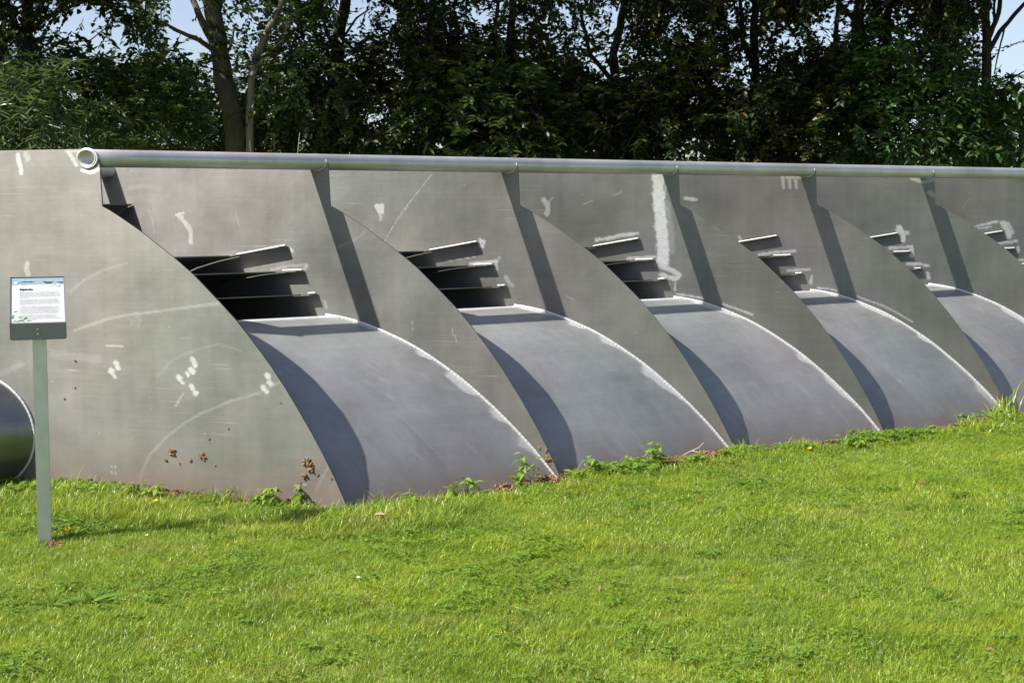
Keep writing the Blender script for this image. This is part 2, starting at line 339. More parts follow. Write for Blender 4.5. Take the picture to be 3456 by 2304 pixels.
# ------------------------------------------------------------------ grinding wear on the plates, plus sun caustics painted as pale arcs: (plate, polyline in plate metres, half width, strength, softness)
WEAR_AND_CAUSTICS=[(0,[(0.055,-0.817),(0.063,-0.826)],0.0178,0.95,0.25),
(0,[(0.064,-0.837),(0.072,-0.845)],0.0156,0.95,0.25),
(0,[(0.023,-0.864),(0.031,-0.873)],0.019,0.95,0.25),
(0,[(0.039,-0.886),(0.047,-0.894)],0.0101,0.95,0.25),
(0,[(0.518,-0.787),(0.525,-0.795)],0.0186,0.95,0.25),
(0,[(0.53,-0.808),(0.537,-0.816)],0.0153,0.95,0.25),
(0,[(0.506,-0.841),(0.514,-0.849)],0.0197,0.95,0.25),
(0,[(0.482,-0.861),(0.489,-0.869)],0.0131,0.95,0.25),
(0,[(0.434,-0.881),(0.442,-0.89)],0.0176,0.95,0.25),
(0,[(0.453,-0.905),(0.461,-0.913)],0.0132,0.95,0.25),
(0,[(0.509,-0.928),(0.516,-0.936)],0.0164,0.95,0.25),
(0,[(0.527,-0.957),(0.535,-0.965)],0.0186,0.95,0.25),
(0,[(0.948,-0.852),(0.956,-0.86)],0.0182,0.95,0.25),
(0,[(0.961,-0.889),(0.969,-0.897)],0.0182,0.95,0.25),
(0,[(0.924,-0.912),(0.931,-0.92)],0.0172,0.95,0.25),
(0,[(0.942,-0.932),(0.949,-0.94)],0.014,0.95,0.25),
(0,[(0.459,-0.964),(0.408,-1.035)],0.0061,0.4,0.4),
(0,[(-0.517,0.274),(-0.509,0.238),(-0.5,0.181)],0.0174,0.8,0.3),
(0,[(-0.467,0.269),(-0.458,0.253)],0.022,0.3,0.4),
(0,[(-0.483,-0.301),(-0.492,-0.342),(-0.48,-0.358)],0.019,0.45,0.4),
(0,[(-0.196,0.281),(-0.173,0.249),(-0.151,0.217)],0.014,0.6,0.4),
(0,[(-0.209,0.289),(-0.134,0.288)],0.0093,0.4,0.4),
(0,[(-0.115,0.189),(-0.064,0.177),(-0.017,0.192)],0.0124,1,0.3),
(0,[(-0.1,0.197),(-0.083,0.177)],0.0109,1,0.3),
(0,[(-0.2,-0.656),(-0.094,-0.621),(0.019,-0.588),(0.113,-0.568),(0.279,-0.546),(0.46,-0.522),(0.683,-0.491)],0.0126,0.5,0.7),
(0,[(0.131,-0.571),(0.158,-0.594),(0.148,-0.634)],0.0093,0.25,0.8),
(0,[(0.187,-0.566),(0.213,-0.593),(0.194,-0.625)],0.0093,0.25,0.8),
(0,[(0.175,-1.474),(0.193,-1.394),(0.246,-1.299),(0.334,-1.213),(0.444,-1.13),(0.563,-1.064),(0.728,-0.997),(0.918,-0.939),(1.013,-0.887)],0.011,0.42,0.8),  # long sweeping arc: sunlight thrown back by the drum, painted into the colour
(0,[(1.214,-1.425),(1.247,-1.36),(1.289,-1.295)],0.012,0.4,0.8),  # lower right arc of the same painted caustic light
(0,[(-0.21,-0.446),(-0.123,-0.385),(-0.008,-0.332),(0.141,-0.294)],0.011,0.3,0.9),  # fainter upper arc, reflected sun put in as pale colour
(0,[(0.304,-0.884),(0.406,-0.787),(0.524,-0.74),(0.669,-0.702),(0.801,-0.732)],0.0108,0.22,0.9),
(0,[(-0.687,-0.903),(-0.621,-0.883),(-0.534,-0.844)],0.0258,0.3,0.9),
(0,[(-0.52,-0.764),(-0.523,-0.835),(-0.505,-0.915)],0.0192,-0.25,0.5),
(0,[(-0.342,-0.785),(-0.176,-0.793),(-0.054,-0.811)],0.0349,0.25,0.9),
(0,[(0.007,-1.369),(0.007,-1.418)],0.0024,0.6,0.4),
(0,[(0.03,-1.368),(0.031,-1.417)],0.0024,0.6,0.4),
(0,[(-0.001,-0.732),(0.105,-0.729)],0.0023,0.7,0.4),
(0,[(1.094,-1.409),(1.155,-1.402)],0.0023,0.8,0.4),
(1,[(-1.001,-0.051),(-0.961,-0.096),(-0.924,-0.15),(-0.928,-0.213)],0.0195,0.55,0.5),
(1,[(-1.022,-0.051),(-0.969,-0.04)],0.0089,0.7,0.3),
(1,[(0.05,-0.234),(0.098,-0.217),(0.156,-0.192),(0.194,-0.166),(0.223,-0.136)],0.006,0.45,0.6),
(1,[(-1.21,-0.024),(-1.186,-0.087),(-1.177,-0.16)],0.0089,0.25,0.6),
(1,[(-0.616,-0.042),(-0.598,-0.113)],0.0087,0.3,0.6),
(1,[(-1.048,-0.051),(-1.03,-0.141)],0.0071,0.2,0.6),
(1,[(-1.349,0.113),(-1.2,0.121)],0.0215,0.2,0.6),
(1,[(-0.39,-0.371),(-0.281,-0.35),(-0.207,-0.343),(-0.157,-0.338)],0.0122,0.7,0.6),
(1,[(-0.158,-0.347),(-0.173,-0.364)],0.0138,0.5,0.4),
(1,[(-0.259,-0.246),(-0.247,-0.264)],0.0086,1,0.2),
(1,[(-0.044,-0.551),(-0.035,-0.591)],0.0103,0.3,0.5),
(1,[(0.765,-0.72),(0.775,-0.771)],0.0033,0.4,0.4),
(1,[(0.747,-0.687),(0.752,-0.729)],0.0033,0.4,0.4),
(1,[(0.569,-0.076),(0.605,-0.076)],0.0033,0.4,0.4),
(1,[(0.503,-0.658),(0.507,-0.701)],0.0034,0.4,0.4),
(2,[(-0.979,-0.004),(-0.965,-0.029)],0.0212,0.9,0.2),
(2,[(-0.947,-0.004),(-0.947,-0.034)],0.0212,0.9,0.2),
(2,[(-0.961,-0.039),(-0.957,-0.088)],0.0154,0.5,0.4),
(2,[(-0.595,0.197),(-0.76,0.01),(-0.835,-0.088),(-0.936,-0.235)],0.0034,0.5,0.4),
(2,[(-0.76,0.01),(-0.781,-0.024)],0.0057,0.5,0.4),
(2,[(-0.26,-0.22),(-0.265,-0.259)],0.0132,1,0.3),
(2,[(-0.239,-0.225),(-0.247,-0.263)],0.0113,1,0.3),
(2,[(-0.27,-0.211),(-0.273,-0.225)],0.0094,0.6,0.4),
(2,[(-0.514,-0.355),(-0.41,-0.342),(-0.301,-0.324)],0.0038,0.6,0.4),
(2,[(-0.333,-0.37),(-0.255,-0.362),(-0.153,-0.354)],0.0114,0.9,0.5),
(2,[(-0.164,-0.344),(-0.154,-0.406)],0.0113,0.6,0.4),
(2,[(-0.133,-0.329),(-0.153,-0.354)],0.0113,0.4,0.4),
(2,[(-0.093,-0.453),(-0.073,-0.487),(-0.052,-0.506)],0.0169,0.45,0.5),
(2,[(-1.256,0.001),(-1.039,-0.088),(-0.826,-0.185),(-0.646,-0.223)],0.0312,-0.35,0.9),
(2,[(-0.644,0.009),(-0.436,-0.068),(-0.231,-0.135),(-0.029,-0.201)],0.0343,-0.35,0.9),
(2,[(0.31,-0.567),(0.349,-0.585)],0.0037,0.4,0.4),
(3,[(-0.974,0.034),(-0.946,0.008),(-0.941,-0.035),(-0.952,-0.061)],0.0292,0.6,0.3),
(3,[(-0.902,0.055),(-0.946,0.013)],0.0042,0.5,0.4),
(3,[(-0.155,0.199),(-0.148,0.074),(-0.137,-0.051),(-0.123,-0.176),(-0.113,-0.314),(-0.112,-0.383)],0.0486,1.15,0.35),
(3,[(-0.096,0.012),(-0.069,-0.138),(-0.055,-0.314)],0.0405,0.5,0.6),
(3,[(-0.18,0.124),(-0.166,-0.026),(-0.159,-0.151)],0.0203,0.6,0.4),
(3,[(-0.131,-0.415),(-0.067,-0.439),(-0.003,-0.476),(-0.028,-0.508),(-0.118,-0.478)],0.0285,0.9,0.4),
(3,[(-0.589,-0.241),(-0.496,-0.228),(-0.418,-0.209),(-0.294,-0.196)],0.0186,0.9,0.4),
(3,[(-0.365,-0.367),(-0.17,-0.355)],0.0164,0.8,0.4),
(3,[(-0.681,0.007),(-0.616,0.033)],0.0041,0.4,0.4),
(3,[(-0.464,0.069),(-0.411,0.089)],0.0123,0.2,0.4),
(3,[(-0.026,-0.531),(-0.031,-0.583)],0.0122,0.6,0.3),
(3,[(-1.014,-0.322),(-0.791,-0.415),(-0.462,-0.496)],0.0335,-0.3,0.9),
(4,[(-0.98,0.047),(-0.896,0.04)],0.0202,0.75,0.3),
(4,[(-0.254,0.206),(-0.244,0.125)],0.0197,0.8,0.3),
(4,[(-0.207,0.205),(-0.197,0.124)],0.0197,0.8,0.3),
(4,[(-0.16,0.205),(-0.15,0.124)],0.0196,0.8,0.3),
(4,[(-0.22,0.199),(-0.113,0.2)],0.0153,0.9,0.3),
(4,[(-0.566,-0.238),(-0.549,-0.271)],0.0155,0.6,0.3),
(4,[(-0.418,-0.372),(-0.317,-0.354),(-0.156,-0.342)],0.0177,0.75,0.5),
(4,[(-0.203,-0.488),(-0.115,-0.481),(-0.043,-0.475)],0.0154,0.7,0.5),
(4,[(-0.026,-0.525),(-0.036,-0.575)],0.0175,0.7,0.3),
(4,[(0.02,-0.613),(0.102,-0.617),(0.151,-0.628)],0.0109,0.8,0.4),
(4,[(0.01,0.029),(0.023,-0.004)],0.0174,0.6,0.3),
(4,[(0.303,-0.669),(0.374,-0.696),(0.482,-0.732),(0.589,-0.785),(0.697,-0.849)],0.0108,0.6,0.4),
(3,[(-0.015,-0.608),(0.064,-0.617),(0.163,-0.634)],0.0102,0.8,0.4),
(3,[(0.303,-0.67),(0.402,-0.703),(0.504,-0.737)],0.0121,0.8,0.4),
(5,[(-0.291,-0.207),(-0.254,-0.229),(-0.211,-0.225)],0.0283,0.8,0.2),
(5,[(-0.27,-0.184),(-0.247,-0.229),(-0.239,-0.282)],0.0306,0.9,0.25),
(5,[(-0.346,-0.35),(-0.259,-0.342),(-0.19,-0.337)],0.0165,0.8,0.4),
(5,[(-0.172,-0.334),(-0.17,-0.408)],0.0235,0.8,0.3),
(5,[(-0.198,-0.476),(-0.111,-0.472),(-0.039,-0.486)],0.0188,0.8,0.4),
(5,[(-0.045,-0.534),(-0.036,-0.587)],0.0188,0.7,0.3),
(5,[(-0.185,0.203),(-0.12,0.184)],0.0234,0.7,0.3),
(5,[(-0.099,0.172),(-0.013,0.194)],0.021,0.5,0.4),
(5,[(-0.046,0.091),(-0.014,0.068)],0.028,0.5,0.3),
(6,[(-0.514,-0.196),(-0.43,-0.171),(-0.325,-0.147)],0.0152,0.8,0.4),
(6,[(-0.49,-0.214),(-0.376,-0.191)],0.0101,0.8,0.4),
(6,[(-0.279,-0.167),(-0.247,-0.215),(-0.23,-0.271)],0.0352,0.8,0.3),
(6,[(-0.241,-0.159),(-0.201,-0.239)],0.0226,0.6,0.3),
(6,[(-0.319,-0.335),(-0.169,-0.314)],0.0176,0.7,0.4),
(6,[(-0.156,-0.366),(-0.151,-0.398)],0.0201,0.7,0.3),
(6,[(-0.148,-0.478),(-0.104,-0.47)],0.0151,0.7,0.4),
(6,[(-0.566,0.037),(-0.61,-0.039)],0.0051,0.3,0.4),
(6,[(-0.812,0.01),(-0.718,-0.039),(-0.608,-0.103)],0.0458,-0.35,0.9),
(6,[(-0.816,0.155),(-0.715,0.138)],0.0458,-0.25,0.9)]
# ------------------------------------------------------------------ the wave machine
BZ = R(-18.845)
O0 = Vector((-2.1391, 7.3103, 1.4988)); S3 = Vector((1.09504, 0.74114, 0.0)); BV = Vector((math.cos(BZ), math.sin(BZ), 0)); NV = Vector((-math.sin(BZ), math.cos(BZ), 0))
AV = S3.normalized()
BASE = Vector((O0.x, O0.y, 0))
machine = empty('wave_machine', BASE)
tag(machine, 'long weathered aluminium wave energy machine with curved fins and ramps on the lawn', 'wave machine')
aO, aS, aB, aN = (np.array(q, float) for q in (O0 - BASE, S3, BV, NV))
def P3(u, v, t=0.0, n=0.0):
    u = np.asarray(u, float); v = np.asarray(v, float); t = np.asarray(t, float); n = np.asarray(n, float)
    return aO + aS * t[..., None] + aB * u[..., None] + aN * n[..., None] + np.array([0, 0, 1.0]) * v[..., None]

FREE = np.array([(0.0, 0.0), (.05, -.024), (.12, -.064), (.222, -.125), (.411, -.254), (.536, -.350), (.661, -.466), (.777, -.577), (.871, -.684), (.963, -.796), (1.041, -.902), (1.119, -1.020), (1.184, -1.122), (1.249, -1.231), (1.313, -1.350), (1.372, -1.474), (1.435, -1.615)])
WELD = np.array([(-.032, -.633), (.025, -.640), (.094, -.651), (.170, -.667), (.238, -.687), (.312, -.712), (.393, -.744), (.479, -.780), (.551, -.816), (.618, -.854), (.690, -.898), (.795, -.967), (.866, -1.019), (.937, -1.077), (1.016, -1.142), (1.093, -1.212), (1.163, -1.279), (1.233, -1.349), (1.287, -1.410), (1.349, -1.482), (1.44, -1.588)])
def smooth_curve(c, n):
    d = np.concatenate([[0], np.cumsum(np.hypot(*np.diff(c, axis=0).T))]); s = np.linspace(0, d[-1], n)
    # Catmull-Rom style smoothing: dense linear, then a short moving average with fixed ends
    m = 600; sd = np.linspace(0, d[-1], m); x = np.interp(sd, d, c[:, 0]); y = np.interp(sd, d, c[:, 1])
    k = 21; ker = np.hanning(k + 2)[1:-1]; ker /= ker.sum()
    px = np.concatenate([2 * x[0] - x[k // 2:0:-1], x, 2 * x[-1] - x[-2:-k // 2 - 1:-1]]); py = np.concatenate([2 * y[0] - y[k // 2:0:-1], y, 2 * y[-1] - y[-2:-k // 2 - 1:-1]])
    x = np.convolve(px, ker, 'valid')[:m]; y = np.convolve(py, ker, 'valid')[:m]
    return np.stack([np.interp(s, sd, x), np.interp(s, sd, y)], -1)
FREE_S = smooth_curve(FREE, 200); WELD_S = smooth_curve(WELD, 160)
TUBE_C = (-0.078, 0.251); TUBE_R = 0.0465
SIN_AB = abs(AV.x * BV.y - AV.y * BV.x)

def uR(v):
    v = np.asarray(v, float)
    low = np.interp(-v, -FREE_S[:, 1], FREE_S[:, 0])
    hi = -0.045 * np.clip(v, 0, 1)
    q = np.clip((v - TUBE_C[1] + 0.005) / 0.049, -1, 1)
    cut = TUBE_C[0] + 0.058 * np.sqrt(np.clip(1 - q * q, 0, 1))
    return np.where(v < 0, low, np.where(v > TUBE_C[1] - 0.005, cut, hi))

def polyline_dist(u, v, pl):
    best = np.full(u.shape, 9.0)
    for (a, b), (c, d) in zip(pl[:-1], pl[1:]):
        dx, dy = c - a, d - b; L = dx * dx + dy * dy + 1e-12
        k = np.clip(((u - a) * dx + (v - b) * dy) / L, 0, 1)
        best = np.minimum(best, np.hypot(u - a - k * dx, v - b - k * dy))
    return best
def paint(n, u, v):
    wear_caustic = np.zeros_like(u); stain = np.zeros_like(u)
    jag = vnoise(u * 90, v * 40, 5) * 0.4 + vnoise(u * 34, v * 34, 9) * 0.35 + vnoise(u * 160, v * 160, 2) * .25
    for (pn, pl, hw, st, so) in WEAR_AND_CAUSTICS:
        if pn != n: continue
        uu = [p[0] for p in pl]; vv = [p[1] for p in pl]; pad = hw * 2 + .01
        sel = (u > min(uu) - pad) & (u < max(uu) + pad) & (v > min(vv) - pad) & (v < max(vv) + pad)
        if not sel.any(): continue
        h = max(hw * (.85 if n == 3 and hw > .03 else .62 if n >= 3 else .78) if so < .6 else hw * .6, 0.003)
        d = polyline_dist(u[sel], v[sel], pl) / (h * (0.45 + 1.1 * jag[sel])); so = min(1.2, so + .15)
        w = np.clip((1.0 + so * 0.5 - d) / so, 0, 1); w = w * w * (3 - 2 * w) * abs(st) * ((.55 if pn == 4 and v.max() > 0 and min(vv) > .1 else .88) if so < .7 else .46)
        tgt = wear_caustic if st > 0 else stain
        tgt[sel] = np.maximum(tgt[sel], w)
    return np.clip(wear_caustic, 0, 1), np.clip(stain, 0, 1)
def set_attr(o, name, arr):
    a = o.data.attributes.new(name, 'FLOAT', 'POINT'); a.data.foreach_set('value', np.asarray(arr, np.float32).ravel())

VBOT, VTOP, THICK = -1.60, 0.299, 0.010
def side_plate(n, uL, nu, nv):
    va = np.unique(np.concatenate([np.linspace(VBOT, 0, int(nv * .84)), np.linspace(0, VTOP, int(nv * .16) + 14), np.linspace(TUBE_C[1] - .06, VTOP, 16)]))
    s = np.linspace(0, 1, nu) ** 0.85
    ur = uR(va); U = uL + (ur[:, None] - uL) * s[None, :]; V = np.repeat(va[:, None], nu, 1)
    nrow = len(va); i, j = np.meshgrid(np.arange(nu - 1), np.arange(nrow - 1)); q = (j * nu + i).ravel()
    hole = n == 0
    if hole:                                                       # snap to the pipe's hole and cut it out
        du = (U - TUBE_C[0]) * SIN_AB; dv = V - TUBE_C[1]; rr = np.hypot(du, dv) + 1e-9; near = np.abs(rr - 0.0455) < 0.0042
        k = np.where(near, 0.0455 / rr, 1.0); inner = U < ur[:, None] - 1e-5
        U = np.where(inner, TUBE_C[0] + du * k / SIN_AB, U); V = np.where(inner, TUBE_C[1] + dv * k, V)
        cu = (U.ravel()[q] + U.ravel()[q + 1] + U.ravel()[q + nu] + U.ravel()[q + nu + 1]) / 4; cv = (V.ravel()[q] + V.ravel()[q + 1] + V.ravel()[q + nu] + V.ravel()[q + nu + 1]) / 4
        keep = np.hypot((cu - TUBE_C[0]) * SIN_AB, cv - TUBE_C[1]) > 0.0455
        qf = q[keep]
    else: qf = q
    front = P3(U.ravel(), V.ravel(), np.float64(n) + 0 * U.ravel(), 0 * U.ravel())
    f_front = np.stack([qf, qf + 1, qf + nu + 1, qf + nu], -1)
    nf = len(front); wear_caustic, stain = paint(n, U.ravel(), V.ravel())
    if hole:
        back = front + aN * THICK; f_back = f_front[:, ::-1] + nf; cols = nu
        L = lambda r: nf + r * nu; Rr = lambda r: nf + r * nu + nu - 1
    else:
        bu = np.stack([np.full(nrow, uL), ur], -1); back = P3(bu.ravel(), np.repeat(va, 2), np.float64(n) + np.zeros(2 * nrow), np.full(2 * nrow, THICK))
        r = np.arange(nrow - 1); f_back = np.stack([nf + 2 * r + 1, nf + 2 * r, nf + 2 * r + 2, nf + 2 * r + 3], -1)
        L = lambda r: nf + 2 * r; Rr = lambda r: nf + 2 * r + 1
    r = np.arange(nrow - 1)
    rim = np.stack([r * nu + nu - 1, Rr(r), Rr(r + 1), (r + 1) * nu + nu - 1], -1)
    lim = np.stack([L(r), r * nu, (r + 1) * nu, L(r + 1)], -1)
    verts = np.concatenate([front, back])
    caps = []
    t0 = (nrow - 1) * nu
    if hole:
        c = np.arange(nu - 1); caps = [np.stack([t0 + c, t0 + c + 1, nf + t0 + c + 1, nf + t0 + c], -1)]
    else:
        c = np.arange(nu - 1); half = nf + 2 * (nrow - 1)
        caps = [np.stack([t0 + c, t0 + c + 1, np.full(nu - 1, half)], -1), np.array([[t0 + nu - 1, half + 1, half]])]
    groups = {}
    for g in [f_front, f_back, rim, lim] + caps: groups.setdefault(g.shape[1], []).append(g)
    o = mesh_np('side_plate', verts, [np.concatenate(g) for g in groups.values()], M['plate'], machine)
    pad = np.zeros(len(verts) - nf)
    if hole: set_attr(o, 'wear_caustic', np.concatenate([wear_caustic, 0 * wear_caustic])); set_attr(o, 'stain', np.concatenate([stain, 0 * stain]))
    else: set_attr(o, 'wear_caustic', np.concatenate([wear_caustic, pad])); set_attr(o, 'stain', np.concatenate([stain, pad]))
    return o
NPL = 9
PLATES = []
for n in range(NPL):
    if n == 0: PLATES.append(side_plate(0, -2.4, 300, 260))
    else: PLATES.append(side_plate(n, -1.75, 300 if n == 1 else 260 if n < 5 else 180, 230 if n < 5 else 170))

def bead(name, pts, rad, parent, n=6, jitter=0.3, step=0.0045, flat=1.0):
    """a rippled weld bead along a polyline (machine-local points)"""
    pts = np.asarray(pts, float); d = np.concatenate([[0], np.cumsum(np.linalg.norm(np.diff(pts, axis=0), axis=1))])
    m = max(6, int(d[-1] / step)); s = np.linspace(0, d[-1], m)
    p = np.stack([np.interp(s, d, pts[:, k]) for k in range(3)], -1)
    r = rad * (0.97 + 0.04 * np.sin(np.arange(m) * 1.3 + 2 * np.sin(np.arange(m) * .11)) + .25 * jitter * (rng.random(m) - .5))
    p = p + (rng.random((m, 3)) - .5) * rad * 0.10
    b = MB(); b.tube([tuple(q) for q in p], [float(x) for x in r], n); return b.build(name, M['weld'], parent, True)

def ramp_part(n):
    nt, ns = 70, 110
    t = np.linspace(0.006, 0.994, nt)
    back = np.array([(-.55, -.95), (-.42, -.83), (-.28, -.73), (-.15, -.665), (-.07, -.636)])
    prof = np.concatenate([back, smooth_curve(WELD, ns)]); ns2 = len(prof)
    T, I = np.meshgrid(t, np.arange(ns2)); U = prof[I, 0]; V = prof[I, 1]
    top = P3(U.ravel(), V.ravel(), n + T.ravel(), 0 * U.ravel())
    i, j = np.meshgrid(np.arange(nt - 1), np.arange(ns2 - 1)); q = (j * nt + i).ravel()
    f = np.stack([q, q + nt, q + nt + 1, q + 1], -1)
    low = top - np.array([0, 0, 0.008]) - aB * 0.004; nf = len(top)
    e = np.arange(nt - 1); rim0 = np.stack([e, e + 1, nf + e + 1, nf + e], -1)
    o = mesh_np('ramp', np.concatenate([top, low]), [np.concatenate([f, f[:, ::-1] + nf, rim0])], M['ramp'], machine, True)
    d = np.concatenate([[0], np.cumsum(np.hypot(*np.diff(prof, axis=0).T))])[I]; d0 = d[len(back), 0]
    s = d - d0
    jag = vnoise(T * 14 + n * 3.1, s * 60, n) * .6 + vnoise(T * 40 + n, s * 20, n + 5) * .4
    wear_caustic = np.clip((0.072 + 0.03 * (jag - .5) - s) / 0.015, 0, 1) * np.clip((s + .03) / .02, 0, 1) * (0.30 + 0.9 * vnoise(T * 5, s * 130 + n, 3))
    de = (1 - T) * 1.05                                               # distance to the weld on the far plate
    jag2 = vnoise(s * 9 + n * 7, T * 3, 11); j3 = vnoise(s * 38, T * 50, 17)
    wear_caustic = np.maximum(wear_caustic, np.clip((0.055 * np.clip(jag2 - .38, 0, 1) * 2.2 + 0.012 * j3 - de) / 0.008, 0, 1) * 0.62)
    stain = np.clip((s - 1.35) / .5, 0, 1) * .35 + np.clip(vnoise(T * 3, s * 1.5, n + 40) - .55, 0, 1) * 1.1 + np.clip(vnoise(T * 34 + n, s * 2.2, n + 60) * .6 + vnoise(T * 80, s * 3.5, n + 61) * .4 - .58, 0, 1) * np.clip(vnoise(T * 4, s * 2, n + 62) - .35, 0, 1) * 3.2
    wear_caustic = np.maximum(wear_caustic, np.clip(vnoise(T * 60 + n * 5, s * 7, n + 70) - .80, 0, 1) * np.clip(vnoise(T * 5, s * 4, n + 71) - .5, 0, 1) * 4)
    set_attr(o, 'wear_caustic', np.concatenate([wear_caustic.ravel(), np.zeros(nf)])); set_attr(o, 'stain', np.concatenate([stain.ravel(), np.zeros(nf)]))
    return o
RAMPS = [ramp_part(n) for n in range(NPL - 1)]
# weld beads where the ramps meet the plates (sub-parts of the plates)
for n in range(1, NPL):
    c = smooth_curve(WELD, 90)[:-4]
    bead('weld_bead', P3(c[:, 0] + .001, c[:, 1] + .004, np.full(len(c), n - 0.0058), np.zeros(len(c))), 0.0100 if n < 3 else 0.0108, PLATES[n])
PLATE_WELD_SPARE = None

# intake louvers: sheets that fall away into the machine, with a welded tab along the far plate
LOUVERS = [
    ('shelf', [(-1.318, .015), (-1.345, .010), (-1.435, -.042), (-1.52, -.11), (-1.62, -.22), (-1.70, -.34)], None),
    ('louver', [(-.600, -.289), (-.74, -.318), (-.881, -.358), (-1.02, -.415), (-1.20, -.52), (-1.38, -.66)], (-.272, -.232)),
    ('louver', [(-.298, -.379), (-.446, -.394), (-.658, -.433), (-.80, -.490), (-.95, -.57), (-1.12, -.69)], (-.168, -.374)),
    ('louver', [(-.136, -.510), (-.358, -.5225), (-.60, -.540), (-.74, -.57), (-.88, -.64), (-1.0, -.75)], (-.083, -.507)),
]
def louver(n, name, prof, tab):
    th = 0.007; b = MB(); prof = np.array(prof)
    pr = smooth_curve(prof, 16) if len(prof) > 3 else prof
    t0, t1 = 0.006, 0.994
    V_, F_ = [], []
    for (u, v) in pr:
        for dz in (0, -th):
            for t in (t0, t1): V_.append(P3(u, v + dz, n + t))
    for k in range(len(pr) - 1):
        a = 4 * k; c = a + 4
        F_ += [(a, a + 1, c + 1, c), (a + 2, c + 2, c + 3, a + 3), (a, c, c + 2, a + 2), (a + 1, a + 3, c + 3, c + 1)]
    F_ += [(0, 2, 3, 1), (4 * len(pr) - 4, 4 * len(pr) - 3, 4 * len(pr) - 1, 4 * len(pr) - 2)]
    b.add(V_, F_)
    if tab:
        (ua, va), (ub, vb) = pr[0], tab
        for (ta, tb) in ((t1 - 0.040, t1),):
            Vt = []
            for (u, v) in ((ua + 0.0005, va), (ub, vb)):
                for dz in (0, -th):
                    for t in (ta, tb): Vt.append(P3(u, v + dz, n + t))
            b.add(Vt, [(0, 4, 5, 1), (2, 3, 7, 6), (0, 2, 6, 4), (1, 5, 7, 3), (4, 6, 7, 5), (0, 1, 3, 2)])
    o = b.build('intake_' + name, M['plate'], machine)
    if tab:
        k = 7
        us = np.linspace(pr[0][0] if name == 'louver' else 0, tab[0] - .004, k); vs = np.linspace(pr[0][1], tab[1], k) + 0.0045
        bead('weld_bead', P3(us, vs, np.full(k, n + t1 - 0.0055)), 0.0060, o, 6, .45, .004)
    return o
for n in range(NPL - 1):
    for (nm, pr, tab) in LOUVERS: louver(n, nm, pr, tab)

# back wall that closes the machine
bw = MB()
q = [P3(-1.74, 0.10, 0.02), P3(-1.74, 0.10, NPL - 1.02), P3(-1.74, -1.6, NPL - 1.02), P3(-1.74, -1.6, 0.02)]
q2 = [p - aB * 0.01 for p in q]
bw.add(q + q2, [(0, 1, 2, 3), (7, 6, 5, 4), (0, 4, 5, 1), (1, 5, 6, 2), (2, 6, 7, 3), (3, 7, 4, 0)])
bw.build('back_wall', M['plate'], machine)

# pipes
def pipe(name, u, v, t0, t1, r0, wall, nseg=48, nlen=40):
    side = np.array([AV.y, -AV.x, 0.0]); V_, F_ = [], []
    ts = np.linspace(t0, t1, nlen)
    cut = lambda side_off, t_abs: 0.0
    for ri, r_ in enumerate((r0, r0 - wall)):
        for i, t in enumerate(ts):
            c = P3(u, v, t)
            for k in range(nseg):
                a = 2 * math.pi * k / nseg; sx = math.cos(a) * r_; off = side * sx + np.array([0, 0, math.sin(a) * r_])
                p = c + off
                if i == 0:                                   # first end is cut along the plate's face
                    d = float(np.dot(p - P3(u, v, t0), aN)) / float(np.dot(aS / np.linalg.norm(aS), aN)); p = p - np.array(AV) * d
                V_.append(p)
    m = nlen * nseg
    k = np.arange(nseg); k2 = (k + 1) % nseg; Q = []
    for i in range(nlen - 1):
        a = i * nseg; Q.append(np.stack([a + k, a + k2, a + nseg + k2, a + nseg + k], -1)); Q.append(np.stack([m + a + k2, m + a + k, m + a + nseg + k, m + a + nseg + k2], -1))
    Q.append(np.stack([k2, k, m + k, m + k2], -1)); e = (nlen - 1) * nseg; Q.append(np.stack([e + k, e + k2, m + e + k2, m + e + k], -1))
    o = mesh_np(name, np.array(V_), [np.concatenate(Q)], M['pipe'], machine, True)
    set_attr(o, 'wear_caustic', np.zeros(len(V_))); set_attr(o, 'stain', np.zeros(len(V_)))
    return o
top_pipe = pipe('top_pipe', TUBE_C[0], TUBE_C[1], -0.008, NPL - 0.9, TUBE_R, 0.0055)
rear_pipe = pipe('rear_pipe', -1.495, 0.222, 0.25, NPL - 0.9, TUBE_R, 0.0055)
a = np.linspace(-0.4, 2 * math.pi - 0.4, 90)
bead('weld_bead', P3(TUBE_C[0] + np.cos(a) * 0.0495 / SIN_AB, TUBE_C[1] + np.sin(a) * 0.0495, np.full(90, -0.003)), 0.0052, PLATES[0], 6, .5, .004)
for n in range(1, NPL):
    a = np.linspace(math.pi, 2 * math.pi + 0.25, 40)
    bead('weld_bead', P3(TUBE_C[0] + np.cos(a) * 0.048 / SIN_AB, TUBE_C[1] + np.sin(a) * 0.048, np.full(40, n - 0.002)), 0.0038, PLATES[n], 5, .4)

# lower drum that comes out of the near plate
dr = MB(); side = np.array([AV.y, -AV.x, 0.0]); DC = (-0.885, -1.235); DR = 0.328; ring = 72
V_ = []
for i, t in enumerate(np.linspace(0.0, -1.1, 12)):
    for k in range(ring):
        an = 2 * math.pi * k / ring; p = P3(DC[0], DC[1], t) + side * (math.cos(an) * DR) + np.array([0, 0, math.sin(an) * DR])
        if i == 0: p = p - np.array(AV) * (float(np.dot(p - P3(DC[0], DC[1], 0.0), aN)) / float(np.dot(np.array(AV), aN)))
        V_.append(p)
F_ = [(i * ring + k, (i + 1) * ring + k, (i + 1) * ring + (k + 1) % ring, i * ring + (k + 1) % ring) for i in range(11) for k in range(ring)]
F_.append(tuple(11 * ring + k for k in range(ring)))
dr.add(V_, F_); drum = dr.build('drum', M['drum'], machine, True); set_attr(drum, 'wear_caustic', np.zeros(len(V_))); set_attr(drum, 'stain', np.zeros(len(V_)))
